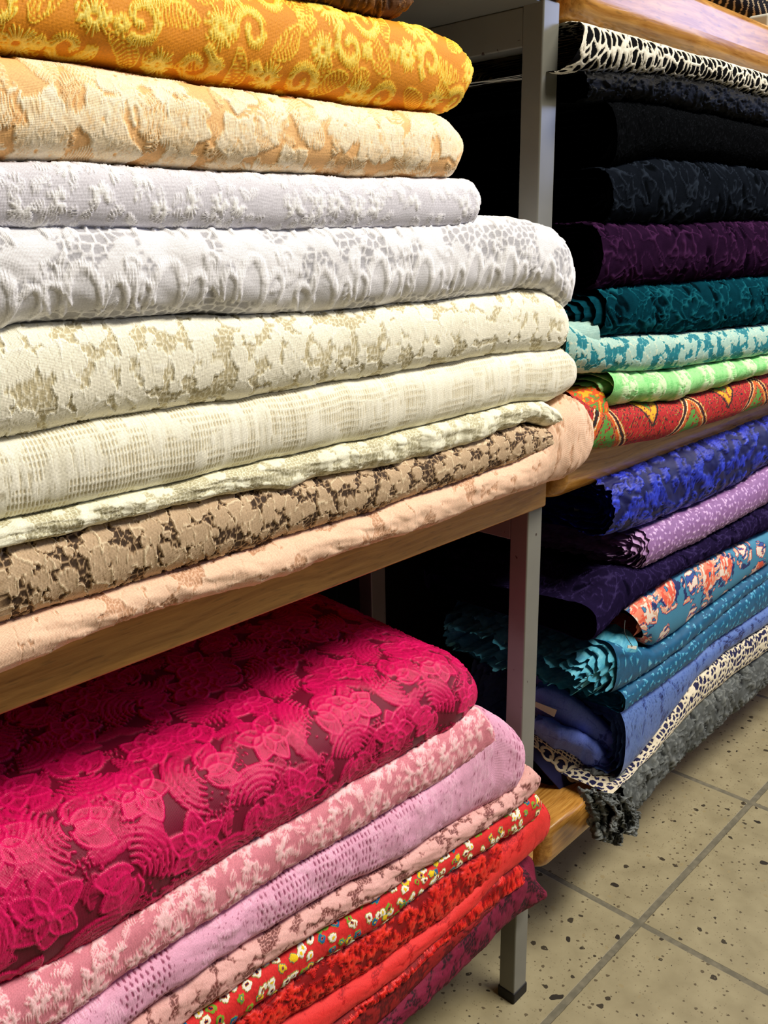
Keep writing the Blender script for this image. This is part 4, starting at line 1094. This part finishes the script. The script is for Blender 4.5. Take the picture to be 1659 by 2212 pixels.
cloth('folded_cloth', 'teal lace cloth with its end folded open, between the purple and the aqua one', 'fabric', M_['teal'], A24b, A25b, YR-.002, P_ruche(56, .0016, 120, 70), a=.024, px=(1296, 1740), seed=26, group=G3, D=.21, left_in=dict(n=5, gap=.004, off=-.012, wave=.003), **c0)
A26b = [(1215, 785), (1260, 805), (1395, 803), (1518, 788), (1659, 767), (1760, 752)]
cloth('folded_cloth', 'aqua blue cloth overlaid with cream flower lace, above the mint green roll', 'fabric', M_['aqua'], [(1215, 690), (1245, 706), (1273, 718), (1300, 727), (1365, 724), (1518, 718), (1659, 702), (1760, 693)], A26b, YR-.004, P_lace(.0105, .0160, .62, 101, .0007, 1.0, .54, .07), a=.02, px=(1208, 1740), seed=27, group=G3, D=.21, left_in=dict(n=3), **c0)
A27t = [(1285, 798), (1306, 797), (1360, 806), (1395, 805), (1518, 789), (1659, 768), (1760, 753)]
A27b = [(1290, 864), (1325, 876), (1370, 869), (1457, 866), (1579, 830), (1659, 807), (1760, 780)]
def P_mint(u0, u1, v0, v1):
    L0 = P_lace(.0016, .010, .8, 111, .0008, .5)(u0, u1, v0, v1)
    def g(u, v):
        p, h = L0(u, v); b = sstep(-.3, .3, np.sin(u*105+1.4)+.5*(fbm(u*30, v*30, 4)-.5))
        return np.clip(.35*p+.25+.42*b*p+.1*b, 0, 1), h*(.4+.9*b)+.0008*b
    return g
m27 = cloth('rolled_cloth', 'mint green lace cloth rolled up, its spiral end showing above the red zigzag cloth', 'fabric', M_['mint'], A27t, A27b, YR-.008, P_mint, a=.020, px=(1308, 1740), seed=28, D=.062, power=2.0, wr=.002, vis_top=.015, slant=.002, **c0)
pm = at(1308, 836, YR+.012)
spiral_end(m27, M_['mint'], pm[0]-.001, YR+.029, pm[2], .034, .0150, 3.6, .06, .004, 5, cone=-.036)
A28b = [(1225, 1000), (1260, 984), (1282, 973), (1350, 966), (1426, 951), (1560, 911), (1659, 877), (1760, 842)]
cloth('folded_cloth', 'red cloth with yellow, green, black and white zigzag print, lowest on the right middle shelf', 'fabric', M_['zigzag'], [(1225, 836), (1245, 850), (1290, 872), (1325, 878), (1370, 871), (1457, 867), (1579, 832), (1659, 809), (1760, 782)], A28b, YR-.006, P_zigzag(), a=.024, px=(1232, 1740), seed=29, group=G3, D=.22, board=BZ['mid'][1], vis_bot=.03, left_in=dict(n=2), vis_top=.04, **c0)

# ------------------------------------------------------------------ right lower shelf
G4 = 'folded cloths on the right lower shelf'
M_['royal'] = cloth_mat('royal_blue_embroidery', [(0, (6, 8, 62)), (.3, (10, 18, 96)), (.6, (18, 34, 158)), (1, (44, 66, 226))], .5, satin=(.35, .5))
M_['lilac'] = cloth_mat('lilac_satin', [(0, (128, 88, 140)), (.35, (158, 116, 172)), (.65, (200, 162, 212)), (1, (240, 212, 240))], .5, satin=(.35, .5))
M_['navy'] = cloth_mat('dark_violet_lace', [(0, (12, 9, 26)), (.4, (27, 20, 48)), (.7, (36, 27, 62)), (1, (56, 46, 88))], .8, spec=0.0)
M_['floral'] = cloth_mat('rose_print', [(0, (64, 134, 168)), (.16, (30, 40, 96)), (.32, (56, 84, 160)), (.40, (226, 92, 66)), (.54, (240, 136, 104)), (.70, (216, 170, 140)), (.82, (236, 220, 204))], .6, interp='CONSTANT')
M_['brocade'] = cloth_mat('teal_blue_brocade', [(0, (10, 72, 108)), (.4, (20, 98, 138)), (.65, (60, 150, 184)), (1, (120, 200, 222))], .45, satin=(.3, .6))
M_['brocade_edge'] = cloth_mat('teal_scallop_border', [(0, (20, 96, 128)), (.4, (54, 146, 180)), (.7, (104, 190, 212)), (1, (160, 224, 236))], .45, satin=(.35, .6))
M_['peri'] = cloth_mat('periwinkle_sequin', [(0, (24, 32, 84)), (.35, (70, 94, 160)), (.7, (92, 120, 182)), (1, (130, 154, 208))], .45, glit=(.86, .6))
M_['sheer'] = cloth_mat('blue_sheer_lace', [(0, (50, 64, 150)), (.3, (84, 104, 205)), (.65, (104, 126, 222)), (1, (146, 164, 240))], .6)
M_['navycream'] = cloth_mat('navy_cloth_cream_guipure', [(0, (24, 24, 66)), (.35, (32, 32, 80)), (.5, (198, 186, 158)), (1, (232, 222, 196))], .75)
M_['grey'] = cloth_mat('grey_ruffled_lace', [(0, (22, 24, 24)), (.3, (62, 66, 64)), (.6, (96, 100, 98)), (1, (122, 126, 122))], .85)
B29b = [(1300, 1170), (1360, 1156), (1383, 1150), (1504, 1103), (1626, 1043), (1659, 1016), (1760, 960)]
p29 = cloth('folded_cloth', 'royal blue cloth with shaggy shiny embroidery, topmost on the right lower shelf', 'fabric', M_['royal'], [(1300, 1056), (1335, 1044), (1459, 993), (1659, 914), (1760, 874)], B29b, YR+.012, P_bigleafy(29), a=.03, px=(1326, 1740), seed=30, group=G4, D=.2, ragged=.012, bulge=.003, left_in=dict(n=4, gap=.005, wave=.003), hscale=.97, **c0)
B30b = [(1380, 1236), (1400, 1228), (1430, 1213), (1504, 1181), (1659, 1093), (1760, 1030)]
cloth('folded_cloth', 'lilac satin cloth with glossy flecks, its many layers showing at the end', 'fabric', M_['lilac'], [(1370, 1156), (1383, 1152), (1504, 1105), (1626, 1045), (1659, 1018), (1760, 962)], B30b, YR+.004, P_spots(), a=.016, px=(1398, 1740), seed=31, group=G4, D=.2, ragged=.008, left_in=dict(n=9, gap=.0020, off=-.0022, wave=.0022, jag=.010), power=2.0, **c0)
cloth('folded_cloth', 'dark violet lace cloth, its end gaping like a tube between lilac satin and rose print', 'fabric', M_['navy'], [(1280, 1312), (1300, 1296), (1343, 1240), (1413, 1222), (1504, 1182), (1659, 1094), (1760, 1032)], [(1280, 1388), (1289, 1386), (1340, 1335), (1386, 1294), (1450, 1252), (1504, 1223), (1659, 1150), (1760, 1100)], YR+.004, P_ruche(57, .0008, 150, 80), a=.026, px=(1286, 1740), seed=32, group=G4, D=.22, vis_top=.12, crown=-.018, rows=150, **c0)
B32b = [(1350, 1392), (1376, 1394), (1407, 1400), (1454, 1373), (1521, 1319), (1605, 1257), (1659, 1218), (1760, 1140)]
p32 = cloth('folded_cloth', 'sky blue cloth printed with large coral roses, a small tag dangling at its end', 'fabric', M_['floral'], [(1330, 1345), (1346, 1332), (1386, 1295), (1450, 1253), (1504, 1224), (1659, 1151), (1760, 1100)], B32b, YR-.004, P_floral(), a=.018, px=(1376, 1740), slant=-.020, seed=33, group=G4, D=.2, left_in=dict(n=1, gap=.006), **c0)
B33b = [(1300, 1510), (1343, 1492), (1400, 1450), (1471, 1400), (1580, 1310), (1659, 1248), (1760, 1170)]
p33 = cloth('folded_cloth', 'teal blue brocade cloth with scalloped layered ends, right under the rose print', 'fabric', M_['brocade'], [(1300, 1388), (1376, 1396), (1407, 1401), (1454, 1375), (1521, 1321), (1605, 1259), (1659, 1220), (1760, 1142)], B33b, YR-.002, P_spots(61, .013), a=.018, px=(1328, 1740), seed=34, group=G4, D=.21, vis_top=.04, left_in=dict(n=5, gap=.0038, off=-.009, wave=.005, jag=.014, name='scalloped_layer', mat2=M_['brocade_edge']), crown=.004, **c0)
B34b = [(1310, 1560), (1352, 1527), (1441, 1467), (1548, 1381), (1659, 1309), (1760, 1240)]
cloth('folded_cloth', 'teal blue brocade cloth, thinner and lower of the two, above the periwinkle one', 'fabric', M_['brocade'], B33b, B34b, YR-.003, P_spots(62, .011), a=.012, px=(1346, 1740), seed=35, group=G4, D=.21, left_in=dict(n=2, gap=.003, wave=.002), **c0)
B35b = [(1300, 1720), (1352, 1672), (1400, 1613), (1463, 1523), (1505, 1463), (1557, 1416), (1659, 1348), (1760, 1280)]
p35 = cloth('folded_cloth', 'periwinkle blue glittering lace cloth with crumpled sheer ends, below the teal brocades', 'fabric', M_['peri'], B34b, B35b, YR-.003, P_lace(.003, .024, .8, 121, .0006, .3, .62, .25), a=.022, px=(1348, 1740), seed=36, group=G4, D=.21, left_in=dict(n=3, gap=.006, wave=.003), **c0)
B36b = [(1270, 1740), (1300, 1714), (1403, 1623), (1463, 1563), (1518, 1506), (1591, 1450), (1659, 1403), (1760, 1330)]
p36 = cloth('folded_cloth', 'navy cloth with bold cream guipure border, curling over the grey ruffled one', 'fabric', M_['navycream'], B35b, B36b, YR-.004, P_guipure(.008, 9, .27, .001, 1.2), a=.012, px=(1318, 1740), seed=37, group=G4, D=.21, vis_bot=.02, vis_top=.10, rows=220, **c0)
B37b = [(1300, 1850), (1350, 1786), (1399, 1711), (1505, 1608), (1634, 1500), (1659, 1480), (1760, 1400)]
p37 = cloth('folded_cloth', 'dark grey ruffled lace cloth hanging over the lowest right board, above the floor', 'fabric', M_['grey'], B36b, B37b, YR-.010, P_ruche(58, .0028, 170, 90), a=.024, px=(1338, 1740), seed=38, group=G4, D=.22, board=BZ['low'][1], vis_bot=.05, bulge=.003, ragged=.01, left_in=dict(n=2, gap=.006, wave=.004), **c0)

# crumpled sheer end of the periwinkle cloth, lying in overlapping folds on the bolt's left end
def PX(px, py, X): return atx(px, py, X)
def strip(name, spine, wid, X, par, mat, pat, seed, bulge=.012, fold=.002, ff=60, nu=150, nv=90, **k):
    """folded band: spine pixel points, half width in pixels across, depth planes X; rounded outwards to the left"""
    sp = np.array(spine, float); rows = []
    d = np.gradient(sp, axis=0); n = np.stack([-d[:, 1], d[:, 0]], -1); n /= np.hypot(*n.T)[:, None]
    for i in range(len(sp)):
        w = wid[i] if hasattr(wid, '__len__') else wid; x = X[i]; r = []
        for t in (-1, -.7, 0, .7, 1):
            q = sp[i]+n[i]*w*t
            r.append(PX(q[0], q[1], x-bulge*(1-t*t)+(.010 if abs(t) == 1 else 0)))
        rows.append(r)
    return sheet(name, rows, mat, pat, par, nu, nv, seed, fold, ff, **k)
SH = P_lace(.0085, .034, .88, 131, .0005, .4, .72, .16)
strip('sheer_fold', [(1150, 1450), (1205, 1475), (1262, 1520), (1318, 1560), (1352, 1580)], [22, 30, 32, 26, 16], [.82, .835, .86, .885, .90], p35, M_['sheer'], SH, 3, .012, .003, 50, label='crumpled sheer blue lace end')
strip('sheer_fold', [(1150, 1500), (1210, 1532), (1270, 1580), (1325, 1625), (1345, 1680)], [34, 40, 44, 36, 14], [.795, .81, .835, .865, .872], p35, M_['sheer'], SH, 7, .016, .003, 40)
strip('sheer_fold', [(1152, 1560), (1196, 1586), (1250, 1608), (1296, 1650), (1330, 1692)], [24, 28, 30, 26, 12], [.775, .785, .81, .84, .862], p35, M_['sheer'], SH, 9, .012, .003, 60)
# scalloped layers in the end of the upper brocade cloth
for k, (spine, wd, Xs) in enumerate([
        ([(1150, 1440), (1200, 1452), (1256, 1482), (1312, 1512)], [14, 16, 14, 10], [.80, .82, .845, .868]),
        ([(1150, 1402), (1208, 1410), (1262, 1440), (1308, 1470), (1330, 1500)], [15, 18, 20, 20, 12], [.80, .825, .845, .858, .862]),
        ([(1178, 1392), (1240, 1392), (1296, 1408), (1326, 1440), (1345, 1482)], [10, 16, 18, 18, 12], [.80, .825, .850, .862, .868])]):
    strip('scalloped_layer', spine, wd, Xs, p33, M_['brocade_edge'], P_ruche(90+k, .0016, 330, 120), 20+k, .007, .007, 80, 160, 60)
# flap of the navy cloth: lace border along its edge, open tube below
def P_border(u0, u1, v0, v1):
    C = Canvas(u0, u1, v0, v1); rng = np.random.RandomState(4); vm_ = (v1-v0)
    x = u0; e = v0+vm_*.60
    while x < u1+.02:
        th = np.linspace(0, 2*math.pi, 40); ry = vm_*.17; rx = .0085
        p, q = m_satin(rng, np.stack([x+rx*np.cos(th), e-ry+ry*np.sin(th)], -1), .0030, .0030, gap=.0008); C.strokes(p, q, .0006, .0012, .95)
        th = np.linspace(.1, math.pi-.1, 30)
        p, q = m_satin(rng, np.stack([x+.011+.006*np.cos(th), e-ry*1.2+ry*.8*np.sin(th)], -1), .0030, .0030, gap=.0008); C.strokes(p, q, .0006, .0012, .9)
        for k in range(3):
            xx = x-.006+.006*k; C.strokes([(xx, v0)], [(xx+.002, e-2*ry)], .0009, .0012, .92)
        for k in range(3):
            y = v0+(e-2*ry-v0)*k/3; C.strokes([(x-.012, y)], [(x+.012, y+.002)], .0010, .0012, .92)
        x += .0225
    return lambda u, v: (np.maximum(C.get(C.m, u, v), .08), C.get(C.h, u, v))
sheet('lace_flap', [[PX(1150, 1582, .780), PX(1151, 1612, .772), PX(1152, 1642, .768)],
                    [PX(1196, 1606, .795), PX(1180, 1645, .780), PX(1176, 1668, .772)],
                    [PX(1246, 1634, .818), PX(1222, 1682, .800), PX(1208, 1704, .788)],
                    [PX(1292, 1668, .845), PX(1262, 1716, .822), PX(1236, 1742, .808)],
                    [PX(1316, 1692, .868), PX(1284, 1730, .845), PX(1256, 1752, .828)]],
      M_['navycream'], P_border, p36, 200, 140, 5, .0012, 40, label='navy flap with cream lace border')
sheet('tube_shade', [[PX(1152, 1642, .772), PX(1152, 1700, .79), PX(1165, 1740, .80)],
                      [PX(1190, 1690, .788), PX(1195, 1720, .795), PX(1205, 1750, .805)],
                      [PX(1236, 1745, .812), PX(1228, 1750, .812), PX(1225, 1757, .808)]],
      cloth_mat('navy_tube_shade', [(0, (8, 8, 18)), (1, (16, 16, 38))], .9, spec=0.0), P_plain(), p36, 30, 30, 6, .001)  # shade inside the open tube, put into a near-black sheet
# frilled end of the grey cloth
for k, c in enumerate([[(1268, 1705), (1292, 1760), (1300, 1812)], [(1300, 1712), (1322, 1765), (1318, 1822)], [(1326, 1716), (1352, 1760), (1342, 1800)]]):
    ctrl = []
    for (px, py) in c:
        row = [at(px+dx*(10+2*k), py+dx*3, YR-.004+.004*(dx % 2)-.004*k+.008*math.sin(dx*2.2+k)) for dx in range(-2, 3)]
        ctrl.append(row)
    sheet('frill', ctrl, M_['grey'], P_ruche(70+k, .0026, 260, 60), p37, 90, 80, 80+k, .005, 90, thick=.0022)
# tags
def tagpx(par, c, Y, lines=0): return tag(par, [at(x, y, Y) for x, y in c], lines)
t1 = tag(p35, [PX(1157, 1516, .772), PX(1203, 1534, .778), PX(1197, 1549, .778), PX(1156, 1527, .772)])
t2 = tag(p32, [at(1357, 1394, YR-.006), at(1376, 1396, YR-.006), at(1374, 1403, YR-.006), at(1356, 1400, YR-.006)])
string(t2, [at(1350, 1340, YR), at(1350, 1368, YR-.005), at(1366, 1396, YR-.0065)], mat=INK)
t3 = tag(p29, [PX(1239, 1092, .80), PX(1262, 1085, .81), PX(1268, 1104, .81), PX(1243, 1114, .80)])

# ------------------------------------------------------------------ what lies on the right top board
YST = .50
m_st = cloth_mat('black_beige_stripes', [(0, (12, 12, 18)), (.5, (18, 18, 26)), (.6, (176, 160, 132)), (1, (196, 182, 154))], .8, interp='CONSTANT', spec=0.1)
def P_stripe(u0, u1, v0, v1):
    return lambda u, v: ((np.sin((u*1.0+v*1.6)*330+3*fbm(u*40, v*40, 3)) > .55)*1.0, 0*u)
cloth('folded_cloth', 'black cloth with beige slanting stripes lying on the right top board', 'fabric', m_st, [(1540, -60), (1600, -50), (1659, -30), (1760, 10)], [(1500, -22), (1540, -5), (1600, 22), (1625, 34), (1659, 52), (1760, 100)], .50, P_stripe, a=.02, px=(1540, 1740), seed=40, D=.16, left_in=dict(n=2), pxs=2.5, rows=60, end='open', wr=.001)
b = bevel_box('card_roll_box', (1.130, .452, 1.0335), (1.20, .478, 1.050), .004, TAGW)
props(b, 'small white rounded box at the front of the right top board', 'box')
